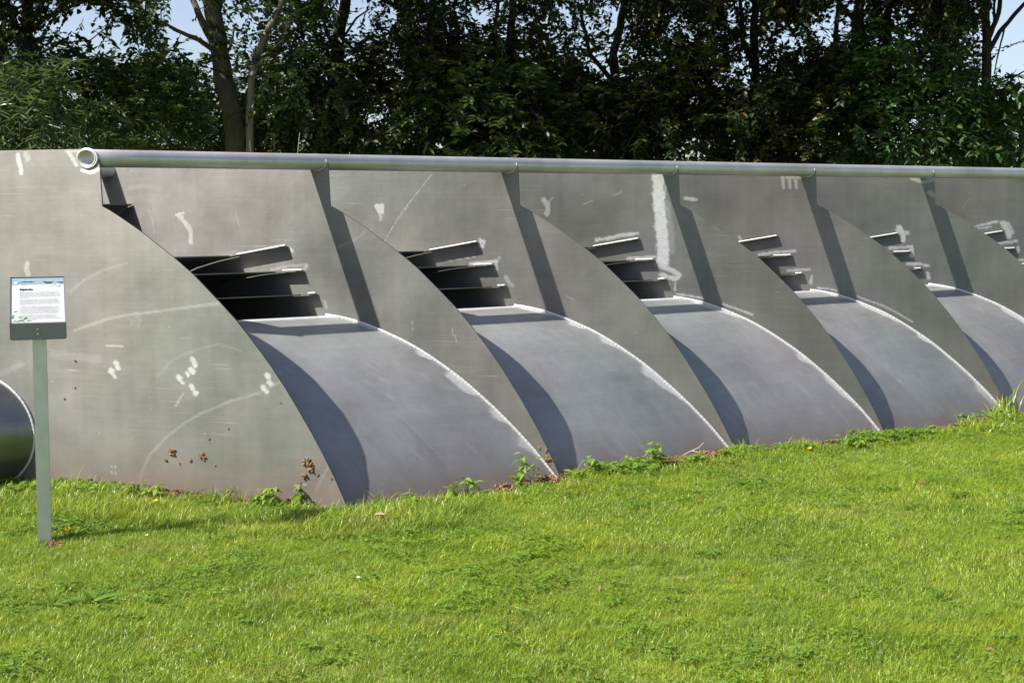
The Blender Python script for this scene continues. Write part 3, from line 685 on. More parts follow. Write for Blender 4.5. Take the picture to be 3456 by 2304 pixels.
a = np.linspace(-0.9, math.pi, 120)
bead('weld_bead', P3(DC[0] + np.cos(a) * (DR + .004) / SIN_AB, DC[1] + np.sin(a) * (DR + .004), np.full(120, -0.004)), 0.0085, drum, 6, .4)

# mud stuck to the plates
def crumb_pile(rad, cnt, seed, flat=0.5, size=0.012):
    r = np.random.default_rng(seed); b = MB()
    ico = [(0, 0, 1), (.89, 0, .45), (.28, .85, .45), (-.72, .53, .45), (-.72, -.53, .45), (.28, -.85, .45), (.72, .53, -.45), (-.28, .85, -.45), (-.89, 0, -.45), (-.28, -.85, -.45), (.72, -.53, -.45), (0, 0, -1)]
    fc = [(0, 1, 2), (0, 2, 3), (0, 3, 4), (0, 4, 5), (0, 5, 1), (1, 6, 2), (2, 7, 3), (3, 8, 4), (4, 9, 5), (5, 10, 1), (6, 7, 2), (7, 8, 3), (8, 9, 4), (9, 10, 5), (10, 6, 1), (11, 7, 6), (11, 8, 7), (11, 9, 8), (11, 10, 9), (11, 6, 10)]
    for _ in range(cnt):
        d = r.normal(size=3); d /= np.linalg.norm(d); k = r.random() ** 0.45; c = d * k * rad * np.array([1, 1, flat]); c[2] = abs(c[2])
        s = size * r.uniform(.45, 1.25); sc = r.uniform(.6, 1.3, 3)
        b.add([c + np.array(p) * sc * s * r.uniform(.75, 1.2) for p in ico], fc)
    return b
for k, (pn, u, v, rad) in enumerate([(0, .386, -1.274, .022), (0, .562, -1.29, .020), (0, 1.168, -1.285, .026), (0, 1.185, -1.315, .024), (0, 1.151, -1.357, .020), (0, .342, -1.324, .010), (0, .496, -1.317, .010), (0, .603, -1.197, .008), (0, 1.225, -1.344, .009), (0, .425, -1.336, .006), (0, .638, -1.333, .007),
                                     (0, .72, -1.136, .006), (0, 1.02, -.99, .006), (0, -.274, -1.025, .007), (0, -.204, -.963, .006), (0, -.198, -.817, .006), (0, -.444, -.957, .006), (1, 1.264, -1.345, .010), (1, 1.304, -1.354, .011), (1, 1.308, -1.398, .020), (1, 1.285, -1.40, .013), (1, 1.315, -1.44, .012), (0, 1.30, -1.36, .008)]):
    b = crumb_pile(rad, 6 + int(rad * 900), 100 + k, 0.35, 0.3 * rad + .0015)
    Mx = np.stack([np.array(BV), np.array([0, 0, 1.0]), -aN], 1); c = P3(u, v, pn)
    b.v = [tuple(Mx @ np.array(p) * np.array([1, 1, 1]) + c) for p in b.v]
    b.build('mud_clump', M['mud'], PLATES[pn])
# ------------------------------------------------------------------ information sign
SG = (-2.120, 6.195)
sr = Vector((0.951, 0.309, 0)); sf = Vector((-0.309, 0.951, 0))     # sign's right and away directions
sign = empty('information_sign', (SG[0], SG[1], 0))
tag(sign, 'small grey metal information sign with a white printed sheet on a square post', 'sign')
Msign = Matrix((( sr.x, sf.x, 0), (sr.y, sf.y, 0), (0, 0, 1)))
def L2(x, y, z): return Msign @ Vector((x, y, z))
b = MB(); w = 0.030; h0, h1 = -0.08, 0.925
Vp = []
for z, ox in ((h0, 0.0), (h1, 0.008)):
    for (sx, sy) in ((-1, -1), (-1 + .12, -1 - .0), (1 - .12, -1), (1, -1 + .12), (1, 1), (-1, 1), (-1, -1 + .12)):
        Vp.append(L2(ox + sx * w, sy * w, z))
b.add(Vp, [(i, (i + 1) % 7, 7 + (i + 1) % 7, 7 + i) for i in range(7)] + [tuple(range(7))[::-1], tuple(range(7, 14))])
b.build('post', M['post'], sign)
# tilted tray: origin at the middle of its front edge
W2, RUN, RISE, LIPH = 0.1185, 0.258, 0.190, 0.072
FO = Vector((0.006, -0.105, 0.989))
ex = Vector((1, 0, 0)); ey = Vector((0, RUN, RISE)); LEN = ey.length; ey.normalize(); ez = ex.cross(ey)
def tray(x, y, z=0.0):
    p = FO + ex * x + ey * y + ez * z
    return L2(p.x, p.y, p.z)
b = MB(); t_ = 0.004
v = [tray(sx * W2, yy, zz) for zz in (0, -t_) for yy in (0, LEN) for sx in (-1, 1)]
b.add(v, [(0, 1, 3, 2), (4, 6, 7, 5), (0, 4, 5, 1), (2, 3, 7, 6), (0, 2, 6, 4), (1, 5, 7, 3)])
for sx in (-1, 1):                                                  # thin raised side rims
    xa, xb = sorted((sx * W2, sx * (W2 - .004)))
    v = [tray(x, y, z) for z in (0.0002, 0.005) for y in (0.0, LEN) for x in (xa, xb)]
    b.add(v, [(0, 2, 3, 1), (4, 5, 7, 6), (0, 1, 5, 4), (2, 6, 7, 3), (0, 4, 6, 2), (1, 3, 7, 5)])
v = [tray(x, y, z) for z in (0.0002, 0.005) for y in (LEN - .004, LEN) for x in (-W2 + .004, W2 - .004)]
b.add(v, [(0, 2, 3, 1), (4, 5, 7, 6), (0, 1, 5, 4), (2, 6, 7, 3), (0, 4, 6, 2), (1, 3, 7, 5)])
b.build('backing_panel', M['sign_metal'], sign)
# vertical front lip with rounded lower corners
rc = 0.010; outl = [(-W2, 0.001)]
for a0, cx in ((math.pi, -W2 + rc), (1.5 * math.pi, W2 - rc)):
    for k in range(6):
        a = a0 + k / 5 * math.pi / 2; outl.append((cx + math.cos(a) * rc, -LIPH + rc + math.sin(a) * rc))
outl.append((W2, 0.001)); b = MB(); n_ = len(outl)
b.add([L2(FO.x + x, FO.y - 0.0015, FO.z + z) for x, z in outl] + [L2(FO.x + x, FO.y + 0.0035, FO.z + z) for x, z in outl],
      [tuple(range(n_)), tuple(range(n_, 2 * n_))[::-1]] + [(i, n_ + i, n_ + (i + 1) % n_, (i + 1) % n_) for i in range(n_)])
lip = b.build('front_lip', M['sign_metal'], sign)
b = MB(); b.tube([L2(FO.x - .0185, FO.y + .033, FO.z - .0715), L2(FO.x - .0185, FO.y + .033, FO.z - .002)], .018, 8)
for z in (-.028, -.049):
    b = MB()
    b.tube([L2(FO.x, FO.y - .0012, FO.z + z), L2(FO.x, FO.y - .0040, FO.z + z)], [.0062, .0046], 12); b.build('screw', M['screw'], lip)
def flat(name, pts, z, mat, parent):
    bb = MB(); n = len(pts)
    bb.add([tray(x, y, z) for x, y in pts] + [tray(x, y, z - .0002) for x, y in pts], [tuple(range(n)), tuple(range(n, 2 * n))[::-1]] + [(i, n + i, n + (i + 1) % n, (i + 1) % n) for i in range(n)])
    return bb.build(name, mat, parent)
PW, PY0, PY1 = 0.1135, 0.006, LEN - 0.006
paper = flat('printed_sheet', [(-PW, PY0), (PW, PY0), (PW, PY1), (-PW, PY1)], 0.0008, M['paper'], sign)
PH = PY1 - PY0
# picture banner
flat('banner_sky', [(-PW + .001, PY1 - .046), (PW - .001, PY1 - .046), (PW - .001, PY1 - .001), (-PW + .001, PY1 - .001)], 0.0012, M['sky_print'], paper)
sil = [(-.078, PY1 - .032)] + [(-.078 + .070 * k / 24, PY1 - .031 + (.003 + .008 * float(vnoise(np.array([k * .9]), np.array([1.5]))[0])) * math.sin(math.pi * k / 24)) for k in range(25)] + [(-.008, PY1 - .032)]
flat('banner_skyline', sil, 0.0015, M['dark_print'], paper)
flat('banner_boat', [(.020, PY1 - .024), (.036, PY1 - .041), (.060, PY1 - .041), (.071, PY1 - .026), (.058, PY1 - .029), (.035, PY1 - .027)], 0.0015, M['boat_print'], paper)
flat('banner_shore', [(.078, PY1 - .027), (.090, PY1 - .031), (.111, PY1 - .029), (.111, PY1 - .041), (.095, PY1 - .038)], 0.0015, M['dark_print'], paper)
def ring(name, cx, cy, rx, ry, wd, mat, inner=True):
    n = 26; bb = MB(); V1 = []
    for k in range(n):
        a = 2 * math.pi * k / n
        V1 += [tray(cx + math.cos(a) * rx, cy + math.sin(a) * ry, .0022), tray(cx + math.cos(a) * (rx - wd), cy + math.sin(a) * (ry - wd), .0022)]
    bb.add(V1, [(2 * k, 2 * ((k + 1) % n), 2 * ((k + 1) % n) + 1, 2 * k + 1) for k in range(n)])
    flat(name + '_field', [(cx + math.cos(2 * math.pi * k / n) * (rx - wd * .5), cy + math.sin(2 * math.pi * k / n) * (ry - wd * .5)) for k in range(n)], .0019, M['paper'], paper)
    return bb.build(name, mat, paper)
ring('logo_ring', -.094, PY1 - .033, .0125, .0125, .0022, M['ring_green'])
ring('logo_ring', .087, PY1 - .053, .0100, .0100, .0012, M['ring_blue'])
ring('banner_sun', .047, PY1 - .020, .0035, .0055, .0008, M['ring_blue'])
for (cx, cy, ang, ln, wd, mt) in [(-.055, .018, .25, .030, .010, 'green_print'), (-.037, .034, .9, .022, .010, 'green_print'), (-.069, .014, .5, .020, .006, 'olive_print'), (-.062, .040, -.5, .020, .006, 'olive_print'), (-.024, .014, .15, .020, .006, 'olive_print'), (-.090, .045, 1.3, .030, .009, 'teal_print'), (-.078, .080, .2, .020, .006, 'olive_print'), (-.083, .015, .7, .016, .005, 'teal_print'), (-.045, .010, -.4, .012, .005, 'olive_print')]:
    pts = []
    for k in range(10):
        a = 2 * math.pi * k / 10; x = math.cos(a) * ln / 2; y = math.sin(a) * wd / 2 * (1 - .35 * math.cos(a))
        pts.append((cx - .014 + x * math.cos(ang) - y * math.sin(ang), cy + PY0 - .004 + x * math.sin(ang) + y * math.cos(ang)))
    flat('printed_leaf', pts, .0012 + .0002 * (cx * 50 % 3), M[mt], paper)
rot = Matrix.Identity(3); axx = Msign @ ex; axy = Msign @ ey; axz = Msign @ ez
TM = Matrix(((axx.x, axy.x, axz.x), (axx.y, axy.y, axz.y), (axx.z, axy.z, axz.z)))
def text(name, lines, x, y, size, mat, lead=1.0, bold=0.0, width=None):
    cu = bpy.data.curves.new(name, 'FONT'); cu.body = '\n'.join(lines); cu.size = size; cu.space_line = lead; cu.resolution_u = 1; cu.offset = bold
    to = bpy.data.objects.new(name, cu); COL.objects.link(to)
    bpy.context.view_layer.update()
    me = bpy.data.meshes.new_from_object(to.evaluated_get(bpy.context.evaluated_depsgraph_get()))
    xs = [p.co.x for p in me.vertices]; k = width / max(xs) if width and xs else 1.0
    for p in me.vertices: p.co = tray(x + p.co.x * k, y + p.co.y, .0017)
    bpy.data.objects.remove(to); me.materials.clear(); me.materials.append(mat)
    o = bpy.data.objects.new(name, me); COL.objects.link(o); o.parent = paper
    return o
text('heading', ['B\u00f8lgeh\u00f8vlen'], -.076, PY1 - .087, .0185, M['ink'], bold=.0011, width=.056)
paras = [
 ['Energi- og b\u00f8lgeh\u00f8vlen er en fors\u00f8gsmodel som er udviklet af', 'opfinderen bag. Energi modellen best\u00e5r to strandstykker, at', 'fungere som en pumpe uden bev\u00e6gelige dele, der skaber energi', 'den overf\u00f8rer vand til en beholder med flydevand. I den energi-', 'producerende version ville turbiner indbygges ved enden i det', 'opsamlede r\u00f8r.'],
 ['Princip: B\u00f8lgeh\u00f8vlen bygger p\u00e5 et princip, der b\u00e5de udnytter', 'noget af den kinetiske og potentielle energi i b\u00f8lgerne. B\u00f8lge-', 'h\u00f8vlen gennemg\u00e5r en r\u00e6kke test i b\u00f8lger i 1980 p\u00e5 Dansk Folkes', 'Universitet. Fors\u00f8gene viste, at den kunne opsuge op til 45% af', 'massen i b\u00f8lgetoppene plus, samlet over middelvand og 30% af', 'energien.'],
 ['Fors\u00f8gsmodellen er bygget af aluminium p\u00e5 skibsv\u00e6rftet i Thisted', 'som blev sat i 2000 (siden) efterf\u00f8lgende til B\u00f8lgeh\u00f8vlen, som', 'en del af havet med 30 forskellige danske koncepter indenfor b\u00f8lge-', 'maskiner. Af disse er nu p\u00e5 vej til kommercialisering, herunder', 'Wave Dragon og Wave Star. Selv om udviklingen af B\u00f8lgeh\u00f8vlen', 'ikke f\u00f8rte til et kommercielt produkt, har den v\u00e6ret vigtig viden', 'for et helt nyt udviklingsomr\u00e5de, hvor man startede p\u00e5 bar bund.'],
 ['Udviklingen af B\u00f8lgeh\u00f8vlen blev st\u00f8ttet af Energistyrelsens Ud-', 'viklingsprogram for Vedvarende Energi med opbakning fra Styre-', 'gruppen for Vedvarende Energi igennem 20 \u00e5r, gjorde Danmark', 'f\u00f8rende og skabte dansk industri indenfor vedvarende energi. Program-', 'met blev nedlagt januar 2002.']]
yy = PY1 - .104
for p in paras:
    text('paragraph', p, -.076, yy, .0068, M['ink_pale'], lead=1.06, width=.172)
    yy -= .0072 * len(p) + .0072
text('caption', ['Nordisk center for vedvarende energi', 'www folkecenter'], -.066, PY1 - .046, .0062, M['ink_pale'], width=.055)
text('caption', ['B\u00f8lgekraft'], .055, PY1 - .057, .0062, M['ink_pale'], width=.019)
text('monogram', ['Fc'], -.0985, PY1 - .036, .011, M['dark_print'], width=.009)

# ------------------------------------------------------------------ soil heaps, weeds, flowers and litter along the foot of the machine
def gz(x, y): return float(zg(x, y))
def at_ground(o, x, y, dz=0.0): o.location = (x, y, gz(x, y) + dz)
HEAPS = [(-.83, 6.97, .07, 'dark crumbly soil heap in the shade at the nearest fin tip'), (-.70, 6.98, .055, 'low brown soil heap beside the foot of the nearest ramp'), (-.46, 7.13, .05, 'small soil heap in the grass at the front of the nearest ramp'),
         (-.05, 7.40, .085, 'large red brown soil heap before the second fin tip'), (.06, 7.50, .06, 'dark soil heap under the tall weed stem before the second fin tip'), (.19, 7.53, .085, 'red brown soil heap touching the second fin tip'),
         (.64, 7.80, .05, 'soil heap behind the weed rosettes on the second ramp'), (.93, 7.96, .075, 'low wide soil heap with a twig on the second ramp foot'), (1.04, 8.03, .075, 'soil heap left of the third fin tip'), (1.16, 8.13, .09, 'tallest red brown soil heap touching the third fin tip'),
         (-2.055, 6.13, .05, 'reddish soil scraped up at the foot of the sign post'), (1.62, 8.40, .05, 'thin soil crumbs at the foot of the third ramp')]
for k, (x, y, rad, lab) in enumerate(HEAPS):
    o = crumb_pile(rad, int(90 * (rad / .06) ** 2), 300 + k, .50, .0095).build('soil_heap', M['soil']); at_ground(o, x, y, -.006)
    tag(o, lab, 'soil heap', 'soil heaps along the foot of the machine')

def leaf_shape(ln, wd, fold=.25, droop=.25, teeth=0, n=6):
    """one leaf along +x: outline both sides of the midrib"""
    V_ = []; F_ = []
    for i in range(n + 1):
        k = i / n; wv = wd / 2 * (math.sin(math.pi * min(1, k * .93 + .07)) ** .8) * (1 - .35 * k)
        if teeth and i % 2: wv *= .72
        if i in (0, n): wv = wd * .02
        z = -droop * ln * k * k
        V_ += [(k * ln, -wv, z + wv * fold), (k * ln, 0, z), (k * ln, wv, z + wv * fold)]
    for i in range(n):
        a = 3 * i; F_ += [(a, a + 3, a + 4, a + 1), (a + 1, a + 4, a + 5, a + 2)]
    return V_, F_
def leaf_mesh(name, mat, *args, **kw):
    V_, F_ = leaf_shape(*args, **kw); o = mesh_np(name, np.array(V_), F_, mat, None, True, link=False); me = o.data; bpy.data.objects.remove(o); return me
ME_NET = [leaf_mesh('leaf', M['leaf_weed'], .042, .028, .3, .35, 1, 8), leaf_mesh('leaf', M['leaf_weed'], .034, .026, .2, .2, 1, 8), leaf_mesh('leaf', M['leaf_weed'], .050, .030, .4, .5, 1, 8)]
ME_ROS = [leaf_mesh('leaf', M['leaf_rosette'], .13, .030, .35, .55, 1, 10), leaf_mesh('leaf', M['leaf_rosette'], .10, .026, .3, .35, 1, 10)]
def weed_net(x, y, h, nl, spread, lab, seed):
    r = random.Random(seed); root = empty('weed_plant'); at_ground(root, x, y); tag(root, lab, 'weed', 'weeds along the foot of the machine')
    h *= (1.05 if x < -1.5 else 1.55) if x < .1 else 1.4; spread *= 1.35; nl = int(nl * 1.35); sb = MB(); stems = []
    for k in range(max(2, nl // 7)):
        a = r.uniform(0, 6.28); d = r.uniform(0, spread); top = Vector((math.cos(a) * d, math.sin(a) * d * .7 - .01, h * r.uniform(.55, 1.0)))
        b0 = Vector((math.cos(a) * d * .45, math.sin(a) * d * .3, -.01)); mid = (b0 + top) / 2 + Vector((r.uniform(-.01, .01), r.uniform(-.01, .01), .01))
        sb.tube([b0, mid, top], [.0018, .0015, .0010], 4); stems.append((b0, mid, top))
    sb.build('stem', M['leaf_weed'], root)
    for k in range(nl):
        b0, mid, top = stems[k % len(stems)]; f = r.uniform(.35, 1.0); p = b0.lerp(mid, f * 2) if f < .5 else mid.lerp(top, f * 2 - 1)
        s = r.uniform(.75, 1.4)
        share('leaf', r.choice(ME_NET), root, tuple(p), (r.uniform(-.5, .5), r.uniform(-.5, .25), r.uniform(0, 6.28)), (s, s, s))
    return root
def rosette(x, y, nl, sc, lab, seed):
    r = random.Random(seed); root = empty('rosette_plant'); at_ground(root, x, y); tag(root, lab, 'weed', 'weeds along the foot of the machine')
    for k in range(nl):
        s = sc * r.uniform(.6, 1.1)
        share('leaf', r.choice(ME_ROS), root, (r.uniform(-.01, .01), r.uniform(-.01, .01), 0), (r.uniform(-.3, .3), -r.uniform(.25, 1.1), k / nl * 6.28 + r.uniform(-.2, .2)), (s, s, s))
    return root
def tuft(x, y, nb, h, lab, seed, spread=.03):
    r = random.Random(seed); root = empty('grass_tuft'); at_ground(root, x, y); tag(root, lab, 'grass tuft', 'grass tufts along the foot of the machine')
    me = [None] * 3
    for j in range(3):
        V_, F_ = [], []; n = 6; ln = h * (0.75 + .2 * j); w0 = .0032
        for i in range(n + 1):
            k = i / n; wv = w0 * (1 - k ** 1.6) + .0002; bx = ln * .55 * k ** 1.9; z = ln * (k - .28 * k ** 3)
            V_ += [(bx, -wv, z), (bx, wv, z)]
        F_ = [(2 * i, 2 * i + 1, 2 * i + 3, 2 * i + 2) for i in range(n)]
        o = mesh_np('blade', np.array(V_), F_, M['grass'], None, True, link=False); me[j] = o.data; bpy.data.objects.remove(o)
    for k in range(nb):
        s = r.uniform(.6, 1.1)
        share('blade', r.choice(me), root, (r.uniform(-1, 1) * spread, r.uniform(-1, 1) * spread, -.005), (r.uniform(-.3, .3), r.uniform(-.45, .3), r.uniform(0, 6.28)), (s, s, s))
    return root
NETS = [(-1.10, 6.97, .09, 26, .08, 'bushy light green weed left of the nearest fin tip'), (-1.20, 6.93, .08, 24, .08, 'leafy weed low in front of the nearest fin, left of the bushy one'), (-1.29, 6.91, .06, 16, .07, 'small weed at the left end of the patch before the nearest fin'),
        (-.985, 6.97, .10, 14, .04, 'upright weed casting a leafy shadow on the nearest fin tip'), (-.86, 6.93, .06, 7, .03, 'tiny seedling before the dark soil heap at the nearest fin tip'),
        (-1.86, 7.02, .12, 22, .06, 'arching dark weed against the big near plate'), (-1.96, 7.00, .08, 20, .08, 'spreading weed left of the arching weed'), (-2.08, 7.03, .07, 18, .08, 'low weed between the sign post and the arching weed'),
        (-2.24, 7.06, .08, 20, .08, 'low leafy weed just right of the sign post'), (-2.42, 7.08, .09, 20, .08, 'leafy weed left of the sign post under the drum'), (-2.56, 7.06, .09, 20, .08, 'leafy weed under the middle of the drum'), (-2.70, 7.08, .09, 20, .08, 'leafy weed at the left end under the drum'),
        (-.22, 7.20, .09, 16, .05, 'weed with pointed leaves in the grass before the nearest ramp'), (-.32, 7.16, .07, 12, .05, 'shorter weed left of the pointed one before the nearest ramp'), (.08, 7.47, .17, 18, .05, 'tall weed stem rising from the soil before the second fin'),
        (.02, 7.36, .06, 14, .06, 'low weed in front of the large red brown soil heap'), (.33, 7.53, .06, 16, .07, 'low light green weed right of the second fin tip'), (.43, 7.62, .08, 16, .06, 'weed left of the dark rosettes'), (.78, 7.84, .12, 20, .05, 'upright leafy weed alone on the second ramp foot'),
        (.70, 7.80, .06, 12, .05, 'low weed beside the upright leafy weed'), (.88, 7.90, .06, 12, .04, 'small weed right of the upright leafy weed'), (1.02, 7.94, .05, 12, .05, 'low weed before the wide soil heap'), (1.24, 8.10, .05, 12, .06, 'low weed right of the third fin tip'),
        (2.1, 8.62, .06, 14, .08, 'low weed at the foot of the fourth ramp'), (2.45, 8.86, .07, 12, .06, 'weed at the fourth fin tip'), (2.75, 9.12, .08, 12, .06, 'pointed weed on the fifth ramp foot'), (-.55, 6.97, .05, 12, .06, 'low weed between the two heaps at the nearest ramp'), (1.75, 8.42, .06, 14, .08, 'low weed beside the yellow flower at the third ramp')]
for k, a_ in enumerate(NETS): weed_net(*a_, 500 + k)
for k, a_ in enumerate([(.59, 7.62, 22, 1.05, 'dark green rosette with long toothed leaves, right of a pair'), (.50, 7.58, 20, .9, 'dark green rosette with long toothed leaves, left of a pair'), (-1.45, 6.55, 14, .8, 'flat rosette in the lawn in front of the near plate'), (-2.0, 6.27, 14, .8, 'flat rosette under the yellow flower by the sign post'), (-1.68, 6.45, 12, .7, 'flat rosette in the lawn right of the sign post'), (-1.62, 5.22, 18, 1.2, 'broad dark rosette in the lawn at the left edge'), (-1.76, 5.19, 14, 1.0, 'dark rosette beside the broad one at the left edge'), (3.05, 6.9, 14, .9, 'dark rosette in the lawn near the right edge')]): rosette(*a_, 700 + k)
for k, a_ in enumerate([(3.52, 9.80, 46, .30, 'big long bladed grass tuft at the right edge of the frame', 1, .07), (3.40, 9.66, 22, .20, 'shorter grass tuft beside the big one at the right edge', 2, .05), (1.36, 8.20, 16, .13, 'grass tuft right of the third fin tip', 3, .05), (1.76, 8.46, 12, .13, 'grass tuft behind the yellow flower at the third ramp', 4, .03),
                        (-2.22, 6.98, 18, .17, 'thin grass tuft right of the sign post against the plate', 5, .07), (-2.08, 7.0, 10, .12, 'short grass tuft in the weeds right of the sign post', 6, .04), (-1.58, 6.93, 6, .13, 'few long blades before the middle of the near plate', 7, .05), (-.68, 6.93, 16, .12, 'grass tuft at the left foot of the nearest ramp', 8, .06), (-.55, 6.95, 14, .11, 'grass tuft right of the nearest soil heap', 9, .05), (-1.35, 6.90, 8, .13, 'thin blades left of the weed patch at the near plate', 10, .06)]): tuft(*a_[:5], 800 + a_[5], a_[6])

def flower(x, y, h, mat, rad, npet, lab, cat, group, seed):
    r = random.Random(seed); root = empty(cat.replace(' ', '_')); at_ground(root, x, y); tag(root, lab, cat, group)
    b = MB(); b.tube([(0, 0, -.01), (.004, 0, h * .5), (.002, -.004, h)], [.0013, .0012, .0012], 5); b.build('stem', M['leaf_weed'], root)
    for k in range(npet):
        a = k / npet * 6.283 + r.uniform(-.1, .1); el = r.uniform(.15, .75); l = rad * r.uniform(.8, 1.1); c = Vector((.002, -.004, h))
        d = Vector((math.cos(a) * math.cos(el), math.sin(a) * math.cos(el), math.sin(el))); s = Vector((-math.sin(a), math.cos(a), 0)) * rad * .16
        bb = MB(); bb.add([c, c + d * l * .6 - s, c + d * l, c + d * l * .6 + s], [(0, 1, 2, 3)]); bb.build('petal', mat, root)
    b = MB(); b.tube([(.002, -.004, h - .004), (.002, -.004, h + .003)], [rad * .25, rad * .32], 8); b.build('flower_head', M['yellow'], root)
for k, (x, y, h, lab) in enumerate([(-1.76, 6.74, .05, 'yellow dandelion before the arching weed at the near plate'), (-2.02, 6.20, .055, 'yellow dandelion just right of the sign post foot'), (1.80, 8.34, .04, 'yellow dandelion at the foot of the third ramp')]):
    flower(x, y, h, M['yellow'], .020, 20, lab, 'dandelion', 'yellow dandelions in the lawn', 900 + k)
for k, (x, y, lab) in enumerate([(-1.62, 6.05, 'white daisy in the lawn right of the sign post'), (3.34, 9.19, 'white daisy nearest the camera at the right edge'), (3.42, 9.50, 'white daisy below the big grass tuft at the right edge'), (-.60, 5.29, 'lone white daisy in the middle of the lawn, left half')]):
    flower(x, y, .055, M['white_petal'], .012, 14, lab, 'daisy', 'white daisies in the lawn', 950 + k)
def dead_leaf(x, y, ln, mat, lab, seed):
    r = random.Random(seed); V_, F_ = leaf_shape(ln * .8, ln * .42, r.uniform(.3, .8), r.uniform(-.5, .4), 0, 6)
    o = mesh_np('fallen_leaf', np.array(V_), F_, mat, None, True); at_ground(o, x, y, .026); o.rotation_euler = (r.uniform(-.4, .4), r.uniform(-.4, .2), r.uniform(0, 6.28)); tag(o, lab, 'fallen leaf', 'fallen leaves on the lawn')
for k, (x, y, ln, m_, lab) in enumerate([(2.21, 7.33, .060, 'red_leaf', 'red brown curled leaf on the lawn at the right, largest there'), (1.79, 7.76, .045, 'dead_leaf', 'brown leaf in a scatter below the third fin tip, upper one'), (1.84, 7.58, .045, 'dead_leaf', 'brown leaf in a scatter below the third fin tip, lower one'), (1.95, 7.68, .03, 'dead_leaf', 'brown leaf right of the scatter below the third fin tip'),
        (.96, 5.60, .040, 'red_leaf', 'brown red leaf beside the orange leaf low on the lawn'), (.90, 5.50, .038, 'red_leaf', 'bright orange leaf low on the lawn right of the middle'), (.94, 6.85, .03, 'red_leaf', 'small dark red leaf on the upper lawn'), (.34, 5.38, .045, 'dead_leaf', 'brown leaf in the thin grass left of the orange leaf'), (-.04, 5.92, .022, 'dead_leaf', 'tiny brown leaf near the middle of the lawn'), (1.26, 6.55, .03, 'dead_leaf', 'dark leaf on the lawn right of the small dark red leaf'), (1.60, 4.50, .04, 'dead_leaf', 'brown leaf at the bottom right corner of the lawn'), (-1.35, 6.10, .035, 'dead_leaf', 'pale brown leaf on the lawn right of the daisy by the sign')]):
    dead_leaf(x, y, ln, M[m_], lab, 1000 + k)
V_, F_ = leaf_shape(.075, .028, .9, .1, 0, 6); o = mesh_np('wood_chip', np.array(V_), F_, M['wood_bit'], None, True); at_ground(o, -.66, 6.52, .05); o.rotation_euler = (.3, 0, .25)
tag(o, 'pale curled wood chip lying on the grass before the nearest fin tip', 'wood chip')
b = MB(); b.tube([(0, 0, 0), (.05, .01, .025), (.10, .0, .05), (.13, .02, .075)], [.004, .0035, .003, .002], 6); b.tube([(.06, .01, .03), (.09, -.03, .03)], [.0025, .0015], 5)
o = b.build('twig', M['wood_bit']); at_ground(o, .98, 7.96, .05); tag(o, 'short dry twig sticking out of the wide soil heap', 'twig')

# ------------------------------------------------------------------ lawn: geometry-node tufts
def blade_tuft(name, nb, rad, hmin, hmax, wid, lean, seed, seg=3):
    r = np.random.default_rng(seed); V_ = []; F4 = []; F3 = []
    for _ in range(nb):
        a = r.uniform(0, 6.283); d = rad * math.sqrt(r.random()); x0, y0 = math.cos(a) * d, math.sin(a) * d
        h = r.uniform(hmin, hmax) * (1.0 if r.random() > .08 else 1.35); az = r.uniform(0, 6.283); ln = h * min(1.4, abs(r.normal(lean, .22)))
        dx, dy = math.cos(az), math.sin(az); sx, sy = -dy, dx; tw = r.uniform(-.7, .7); sx, sy = sx * math.cos(tw) - sy * math.sin(tw), sx * math.sin(tw) + sy * math.cos(tw)
        w0 = wid * r.uniform(.6, 1.2); b0 = len(V_)
        for i in range(seg):
            k = i / seg; q = ln * k ** 1.8; z = h * (k - .22 * lean * k ** 3) - .006 * (i == 0); w = w0 * (1 - .55 * k)
            V_ += [(x0 + dx * q - sx * w, y0 + dy * q - sy * w, z), (x0 + dx * q + sx * w, y0 + dy * q + sy * w, z)]
        V_.append((x0 + dx * ln, y0 + dy * ln, h * (1 - .22 * lean)))
        for i in range(seg - 1): c = b0 + 2 * i; F4.append((c, c + 1, c + 3, c + 2))
        c = b0 + 2 * (seg - 1); F3.append((c, c + 1, c + 2))
    return mesh_np(name, np.array(V_), F4 + F3, M['grass'], None, True, link=False)
def clover_tuft(name, cnt, rad, seed, mat, s0=.008, hh=.045):
    r = np.random.default_rng(seed); V_ = []; F_ = []
    for _ in range(cnt):
        a = r.uniform(0, 6.283); d = rad * math.sqrt(r.random()); c = np.array([math.cos(a) * d, math.sin(a) * d, r.uniform(.4, 1) * hh]); a0 = r.uniform(0, 6.283); tl = r.uniform(-.3, .3, 2)
        for k in range(3):
            q = a0 + k * 2.094; s = s0 * r.uniform(.8, 1.2); b0 = len(V_)
            for (fx, fy, fz) in ((0, 0, 0), (.6, -.5, .12), (1.1, -.42, .05), (1.2, 0, -.1), (1.1, .42, .05), (.6, .5, .12)):
                x, y = fx * s, fy * s; X = x * math.cos(q) - y * math.sin(q); Y = x * math.sin(q) + y * math.cos(q); V_.append(tuple(c + np.array([X, Y, fz * s + X * tl[0] + Y * tl[1]])))
            F_ += [(b0, b0 + 1, b0 + 2, b0 + 3), (b0, b0 + 3, b0 + 4, b0 + 5)]
    return mesh_np(name, np.array(V_), F_, mat, None, False, link=False)
protos = [blade_tuft('short_tuft', 62, .060, .012, .034, .0011, .80, 1), blade_tuft('upright_tuft', 62, .060, .014, .040, .0011, .55, 2), blade_tuft('lying_tuft', 56, .062, .012, .030, .0012, 1.3, 3),
          blade_tuft('mixed_tuft', 60, .060, .012, .042, .0010, .9, 4), blade_tuft('long_tuft', 46, .055, .025, .070, .0015, .65, 5),
          clover_tuft('clover_tuft', 13, .062, 6, M['leaf_weed'], .0075, .034), clover_tuft('broad_tuft', 6, .055, 7, M['leaf_rosette'], .015, .036)]

